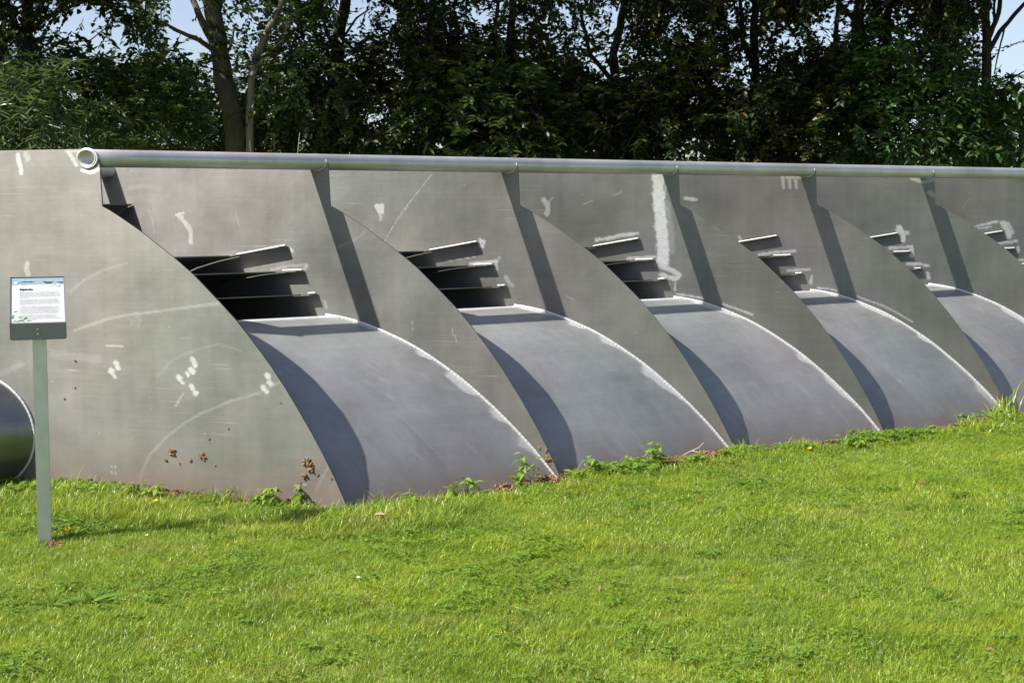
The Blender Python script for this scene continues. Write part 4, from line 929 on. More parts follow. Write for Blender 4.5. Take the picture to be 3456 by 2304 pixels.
def machine_front_y(x):
    """y of the foot of the machine for a given x (piecewise along the fin tips)"""
    tips = [(float(O0.x + S3.x * n + BV.x * 1.38), float(O0.y + S3.y * n + BV.y * 1.38)) for n in range(NPL)]
    xs = [-5.0, float(O0.x - 2.2 * BV.x)] + [t[0] for t in tips] + [14]; ys = [float(O0.y + 2.4 * .3415) + .2, float(O0.y - 2.2 * BV.y)] + [t[1] for t in tips] + [tips[-1][1] + 2.0]
    return np.interp(x, xs, ys)
def lawn():
    n = 37000; x = rng.uniform(-6.5, 8.5, n * 4); y = rng.uniform(3.0, 13.5, n * 4)
    tipn = np.clip((x - (O0.x + BV.x * 1.38)) / S3.x, -9, 20)
    front = machine_front_y(x)
    keep = (y < front - .03 - .05 * vnoise(x * 6, x * 0, 5)) & (np.abs(x) < .43 * y + 1.3) & (y > 3.2)
    dens = np.clip(1.25 - (y - 4.2) * .045, .55, 1.2); keep &= rng.random(len(x)) < dens * .96
    for hx_, hy_, hr_, _l in HEAPS: keep &= np.hypot(x - hx_, (y - hy_) * .8 - .0) > hr_ * 1.15
    x, y = x[keep], y[keep]
    d = np.interp(x, x[:1], x[:1]) * 0 + (machine_front_y(x) - y)
    patch = vnoise(x * 1.3 + 5, y * 1.3, 3) * .6 + vnoise(x * 4, y * 4, 4) * .4
    clov = vnoise(x * 1.7 - 3, y * 1.7 + 9, 8) * .55 + vnoise(x * 5, y * 5, 12) * .45 + np.clip((-x - .9) * .07, -.05, .12)
    idx = np.where(patch < .36, 2, np.where(patch < .5, 3, np.where(patch < .62, 0, 1)))
    rr = rng.random(len(x))
    idx = np.where(rr < np.clip((clov - .45) * .75, .03, .20), 5, idx); idx = np.where(rr > 1 - np.clip((clov - .58) * .45, .008, .07), 6, idx)
    idx = np.where((d < .40) & (rr < .22), 4, idx); tall = (x < -.2) & (d > .17) & (d < .62 + .25 * vnoise(x * 3, y * 3, 41)) & (rng.random(len(x)) < .62); idx = np.where(tall, 4, idx); idx = np.where((d < .20) & (rr > np.where(x < -.3, .62, .80)), 6, np.where((d < .35) & (rr > .8), 5, idx))
    sc = rng.uniform(.75, 1.15, len(x)) * (0.66 + .55 * vnoise(x * 2.3, y * 2.3, 21))
    sc = np.where(tall, sc * 1.05, sc)
    sc = np.where((x < -1.3) & (d < .35), sc * .72, sc)
    # weedy edge along the foot of the machine
    m = 900; xe = rng.uniform(-3.2, 6.0, m); off = np.abs(rng.normal(0, .12, m)) + .03; ye = machine_front_y(xe) - off; ke = vnoise(xe * 2.7, xe * 0, 31) * .6 + vnoise(xe * 7, xe * 0, 33) * .4 + np.clip((-xe - 1.2) * .12, -.09, .2) > .55
    for hx_, hy_, hr_, _l in HEAPS: ke &= np.hypot(xe - hx_, (ye - hy_) * .8) > hr_ * 1.1
    xe, ye = xe[ke], ye[ke]; re_ = rng.random(len(xe))
    x = np.concatenate([x, xe]); y = np.concatenate([y, ye]); idx = np.concatenate([idx, np.where(re_ < .55, 6, np.where(re_ < .75, 5, 4))]); sc = np.concatenate([sc, rng.uniform(.8, 1.9, len(xe)) * np.where(xe < -1.5, .62, 1.0)])
    v = np.stack([x, y, zg(x, y)], -1)
    o = mesh_np('lawn_grass', v, [], None)
    set_attr(o, 'scl', sc)
    for nm, arr in (('idx', idx),):
        a = o.data.attributes.new(nm, 'INT', 'POINT'); a.data.foreach_set('value', arr.astype(np.int32))
    a = o.data.attributes.new('rot', 'FLOAT_VECTOR', 'POINT'); a.data.foreach_set('vector', np.stack([rng.normal(0, .06, len(x)), rng.normal(0, .06, len(x)), rng.uniform(0, 6.283, len(x))], -1).astype(np.float32).ravel())
    g = bpy.data.node_groups.new('lawn_scatter', 'GeometryNodeTree')
    g.interface.new_socket('Geometry', in_out='INPUT', socket_type='NodeSocketGeometry'); g.interface.new_socket('Geometry', in_out='OUTPUT', socket_type='NodeSocketGeometry')
    gi = g.nodes.new('NodeGroupInput'); go = g.nodes.new('NodeGroupOutput'); iop = g.nodes.new('GeometryNodeInstanceOnPoints'); g.links.new(gi.outputs[0], iop.inputs['Points'])
    jn = g.nodes.new('GeometryNodeJoinGeometry')
    for p in reversed(protos):
        oi = g.nodes.new('GeometryNodeObjectInfo'); oi.inputs['Object'].default_value = p; oi.inputs['As Instance'].default_value = True
        g.links.new(oi.outputs['Geometry'], jn.inputs[0])
    g.links.new(jn.outputs[0], iop.inputs['Instance']); iop.inputs['Pick Instance'].default_value = True
    def attr(nm, dt):
        q = g.nodes.new('GeometryNodeInputNamedAttribute'); q.data_type = dt; q.inputs['Name'].default_value = nm; return [s for s in q.outputs if s.enabled][0]
    g.links.new(attr('idx', 'INT'), iop.inputs['Instance Index']); g.links.new(attr('scl', 'FLOAT'), iop.inputs['Scale'])
    e2r = g.nodes.new('FunctionNodeEulerToRotation'); g.links.new(attr('rot', 'FLOAT_VECTOR'), e2r.inputs[0]); g.links.new(e2r.outputs[0], iop.inputs['Rotation'])
    g.links.new(iop.outputs[0], go.inputs[0])
    md = o.modifiers.new('scatter', 'NODES'); md.node_group = g
    tag(o, 'bright green mown lawn with clover patches in front of the machine', 'grass', kind='stuff')
    print('LAWN tufts', len(x))
    return o
lawn()
# loose soil crumbs along the foot of the machine
def soil_strip():
    r = np.random.default_rng(77); b = MB(); ico = [(0, 0, 1), (.9, 0, -.3), (-.45, .8, -.3), (-.45, -.8, -.3)]
    n = 0
    while n < 5200:
        x = r.uniform(-3.0, 6.5); k = float(vnoise(np.array([x * 2.1]), np.array([0.3]), 51)[0]) * .6 + float(vnoise(np.array([x * 6.3]), np.array([0.3]), 52)[0]) * .4
        if r.random() > (k - .32) * 2.4: continue
        y = float(machine_front_y(x)) - abs(r.normal(0, .045)) + .03; s = r.uniform(.003, .011); z = gz(x, y) + r.uniform(0, .012) + .02 * k * max(0, 1 - abs(float(machine_front_y(x)) - y) / .08)
        q = r.normal(0, .5, 3); Mx = Matrix.Rotation(q[0] * 3, 3, 'Z') @ Matrix.Rotation(q[1] * 3, 3, 'X')
        b.add([Mx @ (Vector(p) * s) + Vector((x, y, z)) for p in ico], [(0, 1, 2), (0, 2, 3), (0, 3, 1), (1, 3, 2)]); n += 1
    o = b.build('loose_soil', M['soil']); tag(o, 'loose brown soil crumbs scattered along the foot of the metal plates', 'soil', kind='stuff')
soil_strip()
# ------------------------------------------------------------------ trees and shrubs behind the machine
def ang(px, py, y): return Vector(((px - 1728) / 4700 * y, y, EYE + (688 - py) / 4700 * y))
# openings where the sky shows between the crowns: (pixel-free) directions x/y, z/y with radii
OPEN = [(px, py, rx, ry, k) for px, py, rx, ry, k in [
    (335, 105, 88, 56, .88), (435, 165, 44, 36, .8), (655, 120, 48, 74, .9), (620, 60, 40, 50, .6), (300, 300, 45, 45, .4), (780, 270, 40, 60, .5), (1225, 30, 50, 55, .75), (1300, 85, 45, 40, .5),
    (1290, 385, 45, 22, .6), (1335, 240, 25, 25, .6), (2036, 225, 40, 28, .92), (2045, 65, 40, 28, .7), (1900, 110, 60, 50, .35), (2500, 45, 36, 46, .75), (2520, 220, 16, 66, .7), (2290, 105, 30, 16, .7), (2790, 100, 55, 30, .88), (2850, 60, 55, 40, .6),
    (2450, 250, 60, 60, .4), (2620, 180, 60, 70, .45), (3020, 90, 50, 40, .5), (3385, 90, 60, 100, .97), (3345, 200, 52, 52, .9), (3430, 40, 50, 50, .9), (3430, 250, 40, 50, .6), (1180, 150, 30, 60, .4), (150, 60, 50, 40, .4), (850, 120, 30, 70, .5), (1560, 60, 60, 40, .35), (1700, 90, 50, 60, .35)]]
def open_reject(P, r):
    X = P[:, 0] / P[:, 1] * 4700 + 1728; Y = 688 - (P[:, 2] - EYE) / P[:, 1] * 4700
    keep = np.ones(len(P), bool)
    for px, py, rx, ry, k in OPEN:
        e = ((X - px) / (rx + 18)) ** 2 + ((Y - py) / (ry + 14)) ** 2
        keep &= ~((e < 1.25) & (r.random(len(P)) < k * .74))
    return keep

def foliage(name, ells, mat, seed, parent, leaf=(.075, .042), per=13, spray=.34, droop=.35, density=1.0, twig_mat=None, upness=.15, shell=.35, reject=True, narrow=False):
    """ells: (centre, (rx,ry,rz), number of sprays). Each spray is a twig with alternating leaves."""
    r = np.random.default_rng(seed); C = []; D = []
    for c, rad, n in ells:
        n = int(n * density * (1.0 if c[1] > 17.3 else .78 if c[2] < 2.75 else .9)); d = r.normal(size=(n, 3)); d /= np.linalg.norm(d, axis=1)[:, None]
        k = (shell + (1 - shell) * r.random(n)) ** .6 * (0.86 + .25 * vnoise(d[:, 0] * 3 + 7, d[:, 2] * 3 + d[:, 1] * 2, seed))
        p = np.array(c) + d * k[:, None] * np.array(rad); C.append(p)
        o = d * .75 + r.normal(size=(n, 3)) * .55; o[:, 2] += upness - droop * .5; D.append(o / np.linalg.norm(o, axis=1)[:, None])
    C = np.concatenate(C); D = np.concatenate(D)
    ok = C[:, 2] > .15
    clump = vnoise(C[:, 0] * 1.1 + 3, C[:, 2] * 1.3 + C[:, 1] * .7, seed + 1); ok &= r.random(len(C)) < np.clip(-.05 + clump * 1.7, .10, 1)
    if reject:
        for q_ in (0.0, .5, 1.0): ok &= open_reject(C + D * spray * q_ - np.array([0, 0, droop * spray * q_ * q_]), r)
    C, D = C[ok], D[ok]; n = len(C)
    if n == 0: return None
    # twigs: curved by droop
    L = spray * r.uniform(.6, 1.3, n); side = np.cross(D, np.array([0, 0, 1.0])); side /= np.linalg.norm(side, axis=1)[:, None] + 1e-9; upv = np.cross(side, D)
    tipdrop = np.zeros((n, 3)); tipdrop[:, 2] = -droop * L
    s = np.tile(np.arange(per) / per, (n, 1)); s = np.clip(s * .85 + .15 + r.normal(0, .02, s.shape), 0.05, 1.0)
    base = C[:, None, :] + D[:, None, :] * (s * L[:, None])[..., None] + tipdrop[:, None, :] * (s ** 2)[..., None]
    sgn = np.where(np.arange(per) % 2 == 0, 1.0, -1.0)[None, :] * np.ones((n, 1))
    ldir = side[:, None, :] * (sgn * r.uniform(.5, 1.1, (n, per)))[..., None] + D[:, None, :] * r.uniform(.3, 1.0, (n, per))[..., None] + r.normal(0, .22, (n, per, 3))
    ldir[..., 2] -= droop * r.uniform(.2, 1.1, (n, per)); ldir /= np.linalg.norm(ldir, axis=2)[..., None]
    lup = np.tile(np.array([0, 0, 1.0]), (n, per, 1)) * .8 + upv[:, None, :] * .4 + r.normal(0, .38, (n, per, 3))
    lsd = np.cross(ldir, lup); lsd /= np.linalg.norm(lsd, axis=2)[..., None] + 1e-9; lnr = np.cross(lsd, ldir)
    ln = leaf[0] * r.uniform(.65, 1.2, (n, per)); wd = leaf[1] * r.uniform(.75, 1.15, (n, per))
    def pt(f, g, h): return base + ldir * (ln * f)[..., None] + lsd * (wd * g)[..., None] + lnr * (wd * h)[..., None]
    V = np.stack([pt(.08, 0, 0), pt(.36, .5, .16), pt(.74, .36, .06), pt(1.05, 0, -.16), pt(.74, -.36, .06), pt(.36, -.5, .16)], 2).reshape(-1, 3)
    m = n * per; b0 = np.arange(m) * 6
    F = np.concatenate([np.stack([b0, b0 + 1, b0 + 2, b0 + 3], -1), np.stack([b0, b0 + 3, b0 + 4, b0 + 5], -1)])
    mats = [mat]; fm = np.zeros(len(F), np.int32)
    if twig_mat is not None:                                             # thin twigs, three-sided
        tv = []; w = .0035
        for q in (0.0, .55, 1.0):
            c = C + D * (q * L)[:, None] + tipdrop * q * q; ww = w * (1 - .6 * q)
            tv += [c + side * ww, c - side * ww * .5 + upv * ww, c - side * ww * .5 - upv * ww]
        T = np.stack(tv, 1).reshape(-1, 3); t0 = len(V) + np.arange(n) * 9; tf = []
        for q in (0, 3):
            for k in range(3): k2 = (k + 1) % 3; tf.append(np.stack([t0 + q + k, t0 + q + k2, t0 + q + 3 + k2, t0 + q + 3 + k], -1))
        V = np.concatenate([V, T]); TF = np.concatenate(tf); F = np.concatenate([F, TF]); fm = np.concatenate([fm, np.ones(len(TF), np.int32)]); mats.append(twig_mat)
    if parent: V = V - np.array(parent.location)
    o = mesh_np(name, V, [F], mats, parent, False, fm); o['kind'] = 'stuff'
    return o

def limb_mesh(lines, mat, name, parent, n=9):
    b = MB(); off = Vector(parent.location)
    for pts, r0, r1 in lines:
        pts = [Vector(p) - off for p in pts]; m = len(pts)
        # subdivide for a gentle irregular bend
        P_, R_ = [], []
        for i in range(m - 1):
            for k in range(4):
                f = k / 4; p = pts[i].lerp(pts[i + 1], f); g = (i + f) / (m - 1)
                P_.append(p + Vector((random.uniform(-1, 1), random.uniform(-1, 1), 0)) * (r0 * .16 if g > 0 else 0)); R_.append((r0 + (r1 - r0) * g) * random.uniform(.93, 1.07))
        P_.append(pts[-1]); R_.append(r1); b.tube(P_, R_, n)
    return b.build(name, mat, parent, True)

def tree(name, label, x, y, trunks, limbs, ells, lmat, bark, seed, cat='tree', **kw):
    root = empty(name, (x, y, 0)); tag(root, label, cat, 'trees in the belt behind the machine')
    for t in trunks: limb_mesh([t], bark, 'trunk', root)
    for l in limbs: limb_mesh([l], bark, 'branch', root, 7)
    foliage('crown', ells, lmat, seed, root, twig_mat=M['bark_dark'], **kw)
    return root
A = ang
D_ = 15.0
def g0(px, y): p = A(px, 688, y); p.z = -.1; return p
def topc(px, py, y, dz=0): return A(px, py, y)
# 1 left many-stemmed tree
y = 14.6
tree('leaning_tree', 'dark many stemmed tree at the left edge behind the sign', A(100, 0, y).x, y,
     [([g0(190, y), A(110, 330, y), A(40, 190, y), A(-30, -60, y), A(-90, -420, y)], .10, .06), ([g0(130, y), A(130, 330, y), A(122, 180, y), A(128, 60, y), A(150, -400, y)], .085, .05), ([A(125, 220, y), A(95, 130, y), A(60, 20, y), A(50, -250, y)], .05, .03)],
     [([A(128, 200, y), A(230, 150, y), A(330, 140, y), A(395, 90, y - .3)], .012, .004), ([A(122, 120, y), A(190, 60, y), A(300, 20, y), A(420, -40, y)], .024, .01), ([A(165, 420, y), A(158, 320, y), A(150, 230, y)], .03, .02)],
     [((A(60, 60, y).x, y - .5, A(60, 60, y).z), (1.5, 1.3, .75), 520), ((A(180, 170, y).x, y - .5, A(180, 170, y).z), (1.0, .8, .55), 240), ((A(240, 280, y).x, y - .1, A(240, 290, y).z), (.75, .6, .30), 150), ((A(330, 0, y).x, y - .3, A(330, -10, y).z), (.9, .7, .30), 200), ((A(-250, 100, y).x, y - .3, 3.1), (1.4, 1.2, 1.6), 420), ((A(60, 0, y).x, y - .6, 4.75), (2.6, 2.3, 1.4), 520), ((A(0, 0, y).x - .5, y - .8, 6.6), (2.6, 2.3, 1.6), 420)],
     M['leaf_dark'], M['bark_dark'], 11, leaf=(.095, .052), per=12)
# 2 big trunk
y = 14.8
tree('grey_barked_tree', 'thick leaning grey brown trunk, largest in the belt, with a crown of small leaves', A(800, 0, y).x, y,
     [([g0(835, y), A(806, 480, y), A(785, 330, y), A(760, 190, y), A(745, 90, y), A(728, 0, y), A(700, -160, y), A(640, -500, y)], .115, .075)],
     [([A(742, 175, y), A(690, 140, y - .1), A(620, 110, y - .2), A(560, 75, y - .3)], .032, .014), ([A(740, 150, y), A(705, 80, y + .1), A(680, 20, y + .2), A(655, -60, y + .3)], .045, .028), ([A(748, 60, y), A(775, -40, y - .2), A(830, -160, y - .3)], .05, .03), ([A(770, 215, y), A(800, 150, y - .2), A(812, 90, y - .2)], .018, .01)],
     [((A(560, 150, y).x, y - .3, A(560, 150, y).z), (.85, .7, .55), 230), ((A(500, 230, y).x, y - .2, A(500, 250, y).z), (.8, .6, .45), 230), ((A(440, 30, y).x, y, A(440, 20, y).z), (.55, .5, .32), 130), ((A(640, 20, y).x, y - .3, A(640, 0, y).z), (1.1, .9, .45), 240), ((A(850, 30, y).x, y + .3, A(850, 30, y).z), (.6, .5, .45), 120), ((A(700, 0, y).x, y - .8, 4.8), (2.2, 2.0, 1.4), 480), ((A(600, 0, y).x, y - 1.0, 6.8), (2.5, 2.2, 1.6), 420)],
     M['leaf_mid'], M['bark'], 12, leaf=(.075, .045), per=12)
# 3 slender pale tree
y = 14.3
tree('slender_tree', 'slender pale barked tree leaning right beside the thick trunk', A(860, 0, y).x, y,
     [([g0(840, y), A(852, 420, y), A(862, 270, y), A(885, 180, y), A(920, 110, y), A(955, 50, y), A(985, -20, y), A(1040, -240, y)], .040, .026)],
     [([A(888, 200, y), A(930, 175, y - .1), A(970, 140, y - .2)], .015, .007), ([A(866, 260, y), A(868, 200, y), A(872, 170, y)], .012, .009), ([A(925, 105, y), A(1000, 60, y + .1), A(1080, 20, y)], .012, .006)],
     [((A(1010, 80, y).x, y + .4, A(1010, 80, y).z), (.55, .5, .45), 150), ((A(1040, 250, y).x, y, A(1040, 250, y).z), (.6, .5, .5), 190), ((A(1040, -150, y).x, y - .3, 4.5), (1.2, 1.2, 1.0), 220)],
     M['leaf_mid'], M['bark_pale'], 13, leaf=(.07, .045), per=11)
# 4 .. 11 the rest of the belt
spec = [
 ('dark_trunked_tree', 'dark trunk leaning right under dense leaves, left of the middle of the belt', 15.6, [(1105, 688), (1140, 250), (1160, 110), (1185, -10), (1240, -420)], .085, 'bark_dark', 'leaf_dark',
  [(1240, 120, .85, .6), (1390, 100, .8, .5), (1060, 180, .6, .5), (1120, 330, .8, .6), (1330, 300, .8, .5), (1250, -60, 1.2, .5)], .070),
 ('twin_stem_tree', 'thin dark tree with two stems in the middle of the belt', 15.4, [(1735, 688), (1728, 380), (1722, 200), (1732, 60), (1745, -380)], .062, 'bark_dark', 'leaf_dark',
  [(1520, 130, .9, .55), (1830, 60, .8, .5), (1720, 260, .8, .4), (1640, 60, .85, .5), (1450, 230, .8, .5), (1800, 170, .8, .6), (1600, -80, 1.3, .5)], .075),
 ('crooked_tree', 'crooked dark tree beside a bright sky gap, right of the middle', 15.9, [(2090, 688), (2085, 330), (2065, 200), (2090, 100), (2110, -10), (2150, -420)], .06, 'bark_dark', 'leaf_dark',
  [(1900, 220, .8, .55), (1990, 130, .7, .5), (2230, 40, .8, .45), (2120, 280, .7, .4), (2180, 150, .9, .6), (2000, 20, 1.0, .4), (2320, 230, .8, .6), (2100, -120, 1.3, .5)], .078),
 ('straight_tree', 'straight dark stem with bare twigs in a sky gap, right of the middle', 15.6, [(2545, 688), (2545, 300), (2535, 120), (2540, 0), (2535, -400)], .055, 'bark_dark', 'leaf_dark',
  [(2380, 90, .85, .6), (2600, 60, .7, .5), (2440, 200, .7, .4), (2640, 180, .85, .55), (2480, 320, .8, .45), (2450, -90, 1.3, .5)], .08),
 ('thin_bright_tree', 'thin brown stem standing alone in the right hand sky gap', 16.2, [(2805, 688), (2805, 300), (2806, 110), (2815, 20), (2800, -300)], .036, 'bark', 'leaf_dark',
  [(2720, 200, .6, .5), (2760, 0, .7, .3)], .07),
 ('rough_barked_tree', 'rough brown trunk rising behind the elder bush', 15.8, [(2890, 688), (2885, 250), (2878, 120), (2880, 20), (2860, -400)], .085, 'bark', 'leaf_dark',
  [(2980, 30, .9, .35), (2930, 180, .5, .4), (2900, -110, 1.4, .6)], .075),
 ('narrow_dark_tree', 'narrow dark trunk next to the rough brown one', 16.0, [(2985, 688), (2980, 250), (2975, 90), (2982, 0), (3010, -420)], .055, 'bark_dark', 'leaf_dark',
  [(3120, 60, .9, .45), (3060, 160, .7, .4), (3180, -20, 1.0, .4), (3100, -140, 1.4, .6)], .075),
 ('forked_tree', 'forked dark tree against open sky at the right edge', 15.2, [(3315, 688), (3312, 320), (3310, 180), (3300, 40), (3285, -350)], .062, 'bark_dark', 'leaf_dark',
  [(3250, 230, .45, .5), (3210, 110, .55, .45), (3440, 150, .35, .5), (3300, -170, 1.6, .6)], .072),
]
lim_extra = {
 'twin_stem_tree': [([(1725, 330), (1690, 240), (1672, 130), (1690, -30)], .035, .02), ([(1722, 230), (1640, 160), (1560, 140)], .016, .007)],
 'crooked_tree': [([(2085, 300), (2040, 250), (1990, 190), (1960, 60)], .035, .02), ([(2080, 260), (2050, 215), (2075, 160)], .02, .012), ([(2085, 90), (2140, 20), (2170, -60)], .022, .012)],
 'straight_tree': [([(2545, 250), (2500, 160), (2492, 60), (2480, -60)], .03, .018), ([(2540, 140), (2590, 60), (2640, 0)], .02, .01), ([(2538, 90), (2500, 70), (2465, 40)], .012, .006)],
 'rough_barked_tree': [([(2880, 100), (2830, 40), (2790, -10)], .028, .014), ([(2888, 70), (2930, 20), (2960, -40)], .03, .016)],
 'narrow_dark_tree': [([(2978, 130), (2940, 60), (2930, -30)], .03, .018), ([(2978, 110), (3050, 85), (3120, 95)], .014, .006)],
 'forked_tree': [([(3312, 190), (3350, 120), (3400, 60), (3456, 0), (3520, -60)], .030, .014), ([(3310, 150), (3345, 60), (3350, -20), (3360, -120)], .03, .018), ([(3310, 170), (3330, 90), (3328, 0)], .022, .012), ([(3305, 100), (3275, 40), (3270, -40)], .02, .012), ([(3365, 110), (3345, 200), (3335, 260)], .010, .006), ([(3350, 330), (3400, 270), (3450, 240)], .014, .006)],
 'dark_trunked_tree': [([(1160, 150), (1215, 70), (1260, 40)], .016, .007), ([(1150, 200), (1110, 100), (1100, 0)], .025, .014)],
}
for k, (nm, lab, y, tr, rad, bk, lf, cr, lsz) in enumerate(spec):
    ells = []
    for (px, py, rx, rz) in cr:
        c = A(px, py, y - .2); up_ = py < -30
        ells.append(((c.x, y - .3, c.z), (rx, .8 if not up_ else 1.5, rz), int(330 * rx * (rz / .5) * (1.0 if not up_ else 1.3))))
    c = A(tr[-1][0], tr[-1][1], y); ells.append(((c.x, y - 1.2, 6.4), (2.4, 2.2, 1.6), 330)); ells.append(((c.x, y - .9, 4.55), (2.0, 1.8, 1.25), 420))
    tree(nm, lab, A(tr[0][0], 0, y).x, y, [([g0(tr[0][0], y)] + [A(px, py, y) for px, py in tr[1:]], rad, rad * .6)], [([A(px, py, y) for px, py in l[0]], l[1], l[2]) for l in lim_extra.get(nm, [])], ells, M[lf], M[bk], 40 + k, leaf=(lsz, lsz * .56), per=12)
# trees standing outside the frame on either side
for k, (x, y, lab) in enumerate([(-9.0, 16.2, 'leafy tree of the belt beyond the left edge'), (-11.5, 17.5, 'outermost leafy tree of the belt on the left'), (8.6, 15.6, 'leafy tree of the belt beyond the right edge'), (11.0, 17.0, 'outermost leafy tree of the belt on the right')]):
    tree('belt_tree', lab, x, y, [([Vector((x, y, -.1)), Vector((x + .1, y, 2)), Vector((x - .1, y, 5))], .12, .07)], [], [((x, y, 3.2), (2.0, 1.5, 1.6), 500), ((x, y - .5, 5.8), (2.6, 2.2, 1.8), 420)], M['leaf_dark'], M['bark_dark'], 60 + k, leaf=(.11, .062), per=11)

def shrub(name, label, px, py, y, rx, ry, rz, n, mat, seed, extra=(), stems=4, **kw):
    c = A(px, py, y); root = empty(name, (c.x, y, 0)); tag(root, label, 'shrub', 'shrubs in the belt behind the machine')
    ells = [((c.x, y, c.z), (rx, ry, rz), n)] + [((A(a, b_, y).x, y + dy, A(a, b_, y).z), (q, q * .8, s), m) for a, b_, dy, q, s, m in extra]
    r = random.Random(seed)
    for k in range(stems):
        e = Vector((c.x + r.uniform(-.8, .8) * rx, y + r.uniform(-.5, .5) * ry, c.z + rz * r.uniform(-.3, .35)))
        limb_mesh([([Vector((c.x + r.uniform(-.3, .3), y + r.uniform(-.2, .2), -.1)), Vector((c.x, y, 0)).lerp(e, .5) + Vector((r.uniform(-.1, .1), 0, .2)), e], .022, .008)], M['bark_dark'], 'branch', root, 6)
    foliage('leaves', ells, mat, seed, root, twig_mat=M['bark_dark'], **kw)
    return root
shrub('willow_shrub', 'pale willow shrub with long narrow leaves at the left edge', 130, 400, 13.0, .95, .5, .42, 340, M['leaf_willow'], 81, [(20, 300, -.1, .45, .4, 120), (230, 420, 0, .5, .3, 120), (-150, 350, 0, .8, .7, 200), (190, 310, -.2, .25, .22, 60)], leaf=(.135, .020), per=14, spray=.42, droop=.55)
shrub('green_shrub', 'mid green leafy shrub between the willow and the thick trunk', 440, 390, 13.9, .75, .5, .55, 420, M['leaf_mid'], 82, [(560, 430, 1.4, .5, .35, 150), (350, 300, .3, .5, .35, 130), (650, 480, 1.5, .5, .3, 120)], leaf=(.065, .042), droop=.2)
shrub('hazel_shrub', 'dark shrub behind the slender pale tree', 1000, 400, 15.7, .9, .6, .60, 380, M['leaf_mid'], 83, [(900, 300, .2, .5, .4, 160), (1150, 450, 0, .6, .4, 200)], leaf=(.07, .048))
shrub('bramble_shrub', 'dark bushy shrub left of the middle with broad leaves', 1400, 420, 14.4, 1.0, .6, .6, 480, M['leaf_dark'], 84, [(1250, 470, 0, .6, .35, 200), (1480, 300, .3, .6, .4, 200)], leaf=(.085, .055))
shrub('broadleaf_shrub', 'deep green shrub in the middle of the belt', 1640, 400, 14.2, .85, .6, .55, 420, M['leaf_mid'], 85, [(1560, 320, .1, .5, .4, 180), (1750, 460, 0, .5, .35, 200)], leaf=(.10, .050), droop=.4)
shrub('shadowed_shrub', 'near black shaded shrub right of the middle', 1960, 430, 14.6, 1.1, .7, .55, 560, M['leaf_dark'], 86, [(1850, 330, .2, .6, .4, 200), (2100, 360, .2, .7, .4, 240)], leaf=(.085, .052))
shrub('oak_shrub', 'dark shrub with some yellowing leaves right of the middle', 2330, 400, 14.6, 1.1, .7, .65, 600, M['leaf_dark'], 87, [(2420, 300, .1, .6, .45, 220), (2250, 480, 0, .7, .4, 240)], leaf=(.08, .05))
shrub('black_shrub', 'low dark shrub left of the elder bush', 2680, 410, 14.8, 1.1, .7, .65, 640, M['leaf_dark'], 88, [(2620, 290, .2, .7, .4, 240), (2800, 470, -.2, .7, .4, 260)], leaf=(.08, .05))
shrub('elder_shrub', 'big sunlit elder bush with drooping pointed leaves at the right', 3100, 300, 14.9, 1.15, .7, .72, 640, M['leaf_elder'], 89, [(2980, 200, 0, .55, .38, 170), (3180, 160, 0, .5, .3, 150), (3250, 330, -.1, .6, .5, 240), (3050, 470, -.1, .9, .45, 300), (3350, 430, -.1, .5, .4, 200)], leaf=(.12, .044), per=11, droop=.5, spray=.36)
shrub('hedge_shrub', 'dense dark shrub at the right edge under the forked tree', 3480, 430, 15.6, 1.0, .7, .55, 520, M['leaf_dark'], 90, [(3600, 350, 0, 1.0, .7, 300)], leaf=(.08, .05))
# lower screens behind, seen through the gaps
for k, (px, py, y, rx, rz, n, m_, lab) in enumerate([(200, 400, 24.5, 2.8, 1.2, 560, 'leaf_mid', 'sunlit grey green bush far behind the willow shrub'), (620, 390, 24.0, 2.0, 1.2, 520, 'leaf_willow', 'pale narrow leaved bush far behind the thick trunk'), (1150, 400, 24.2, 2.8, 1.1, 560, 'leaf_mid', 'bush seen through the gaps left of the middle'), (1750, 400, 24.5, 2.8, 1.1, 560, 'leaf_mid', 'bush seen through the gaps in the middle'), (2300, 410, 24.5, 2.8, 1.1, 560, 'leaf_mid', 'bush seen through the gaps right of the middle'), (2850, 420, 25, 2.8, 1.1, 560, 'leaf_mid', 'bush far behind the elder bush'), (3420, 380, 25, 2.4, 1.2, 520, 'leaf_willow', 'sunlit bush far behind the forked tree')]):
    shrub('far_bush', lab, px, py, y, rx, .8, rz, n, M[m_], 100 + k, [], 3, leaf=(.13, .07), per=12)
# dead and flowering stalks just behind the pipe
def stalk(px, y, ht, lean, fuzzy, lab, seed):
    r = random.Random(seed); p = A(px, 500, y); root = empty('tall_weed', (p.x, y, 0)); tag(root, lab, 'tall weed', 'tall weeds behind the pipe')
    b = MB(); pts = [Vector((lean * k * k / 16 * ht, 0, ht * k / 4)) for k in range(5)]; b.tube(pts, [.006, .005, .0045, .0035, .002], 5); b.build('stem', M['straw'] if not fuzzy else M['stalk_dry'], root)
    if fuzzy:
        c = pts[-1] + Vector(root.location)
        foliage('seed_head', [((c.x - lean * .1 * ht, y, c.z - .14), (.035, .035, .20), 60)], M['stalk_dry'], seed, root, leaf=(.022, .010), per=7, spray=.05, droop=.2, reject=False, shell=.1)
        foliage('leaves', [((p.x, y, ht - .55), (.20, .15, .25), 26)], M['leaf_willow'], seed + 1, root, leaf=(.09, .045), per=6, spray=.12, droop=.3, reject=False)
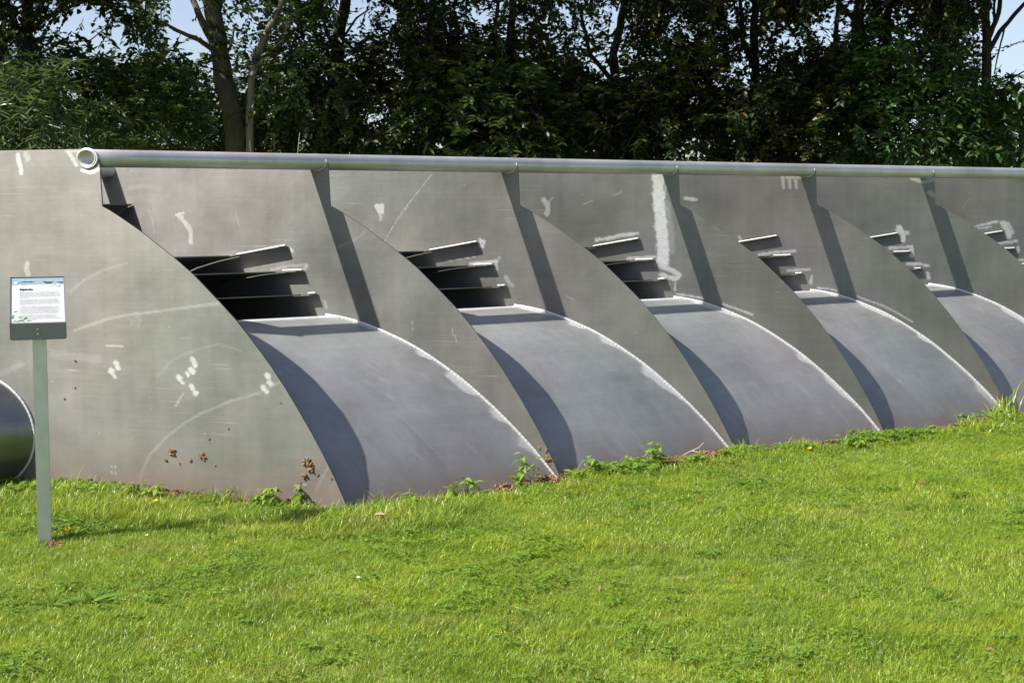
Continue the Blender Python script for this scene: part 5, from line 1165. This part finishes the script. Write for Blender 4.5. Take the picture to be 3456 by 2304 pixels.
for k, (px, y, ht, ln, fz, lab) in enumerate([(920, 12.9, 2.12, .02, True, 'tall nettle with a hanging seed head right of the slender tree'), (640, 12.7, 1.92, .05, True, 'nettle seed head left of the thick trunk'), (712, 12.7, 1.90, -.03, True, 'nettle seed head just left of the thick trunk'), (1055, 12.8, 1.93, .04, True, 'short nettle right of the slender tree'), (1200, 12.9, 1.90, .05, True, 'leafy nettle behind the second plate'), (500, 12.8, 1.85, -.04, True, 'short nettle above the left pipe end'), (1720, 12.9, 1.9, .03, True, 'nettle behind the pipe in the middle'),
        (965, 12.8, 2.16, .07, False, 'tall thin dry stalk right of the slender tree'), (890, 12.9, 2.1, -.05, False, 'thin dry stalk beside the slender tree'), (1070, 12.7, 1.98, .16, False, 'bent pale dry stalk left of the middle'), (1000, 12.7, 1.86, .06, False, 'short pale dry stalk behind the pipe'), (690, 12.8, 1.98, -.02, False, 'thin dry stalk left of the thick trunk'), (1120, 12.8, 1.86, .18, False, 'strongly bent dry stalk behind the second plate')]):
    stalk(px, y, ht, ln, fz, lab, 200 + k)

# a house glimpsed through the leaves on the left
hx, hy = -13.0, 42.0
house = empty('house', (hx, hy, 0)); tag(house, 'grey house with a slate roof glimpsed through the leaves at the left', 'house')
b = MB(); b.box((0, 0, 1.5), (9, 6, 3.0)); b.add([(-4.5, -3, 3.0), (-4.5, 3, 3.0), (-4.5, 0, 5.0)], [(0, 1, 2)]); b.add([(4.5, -3, 3.0), (4.5, 3, 3.0), (4.5, 0, 5.0)], [(0, 2, 1)]); b.build('wall', M['house_wall'], house)
b = MB()
for s in (-1, 1):
    q = [(-4.8, s * 3.4, 2.78), (4.8, s * 3.4, 2.78), (4.8, 0, 5.08), (-4.8, 0, 5.08)]
    b.add(q + [(x, y_, z + .12) for x, y_, z in q], [(0, 1, 2, 3), (7, 6, 5, 4), (0, 4, 5, 1), (1, 5, 6, 2), (3, 2, 6, 7), (0, 3, 7, 4)])
b.build('roof', M['house_roof'], house)
for x in (-2.8, 0.2, 3.0):
    b = MB(); b.box((x, -3.02, 1.6), (1.2, .10, 1.2)); w_ = b.build('window', M['white_wood'], house)
    b = MB(); b.box((x, -3.075, 1.6), (1.0, .03, 1.0)); b.build('pane', M['glass'], w_)
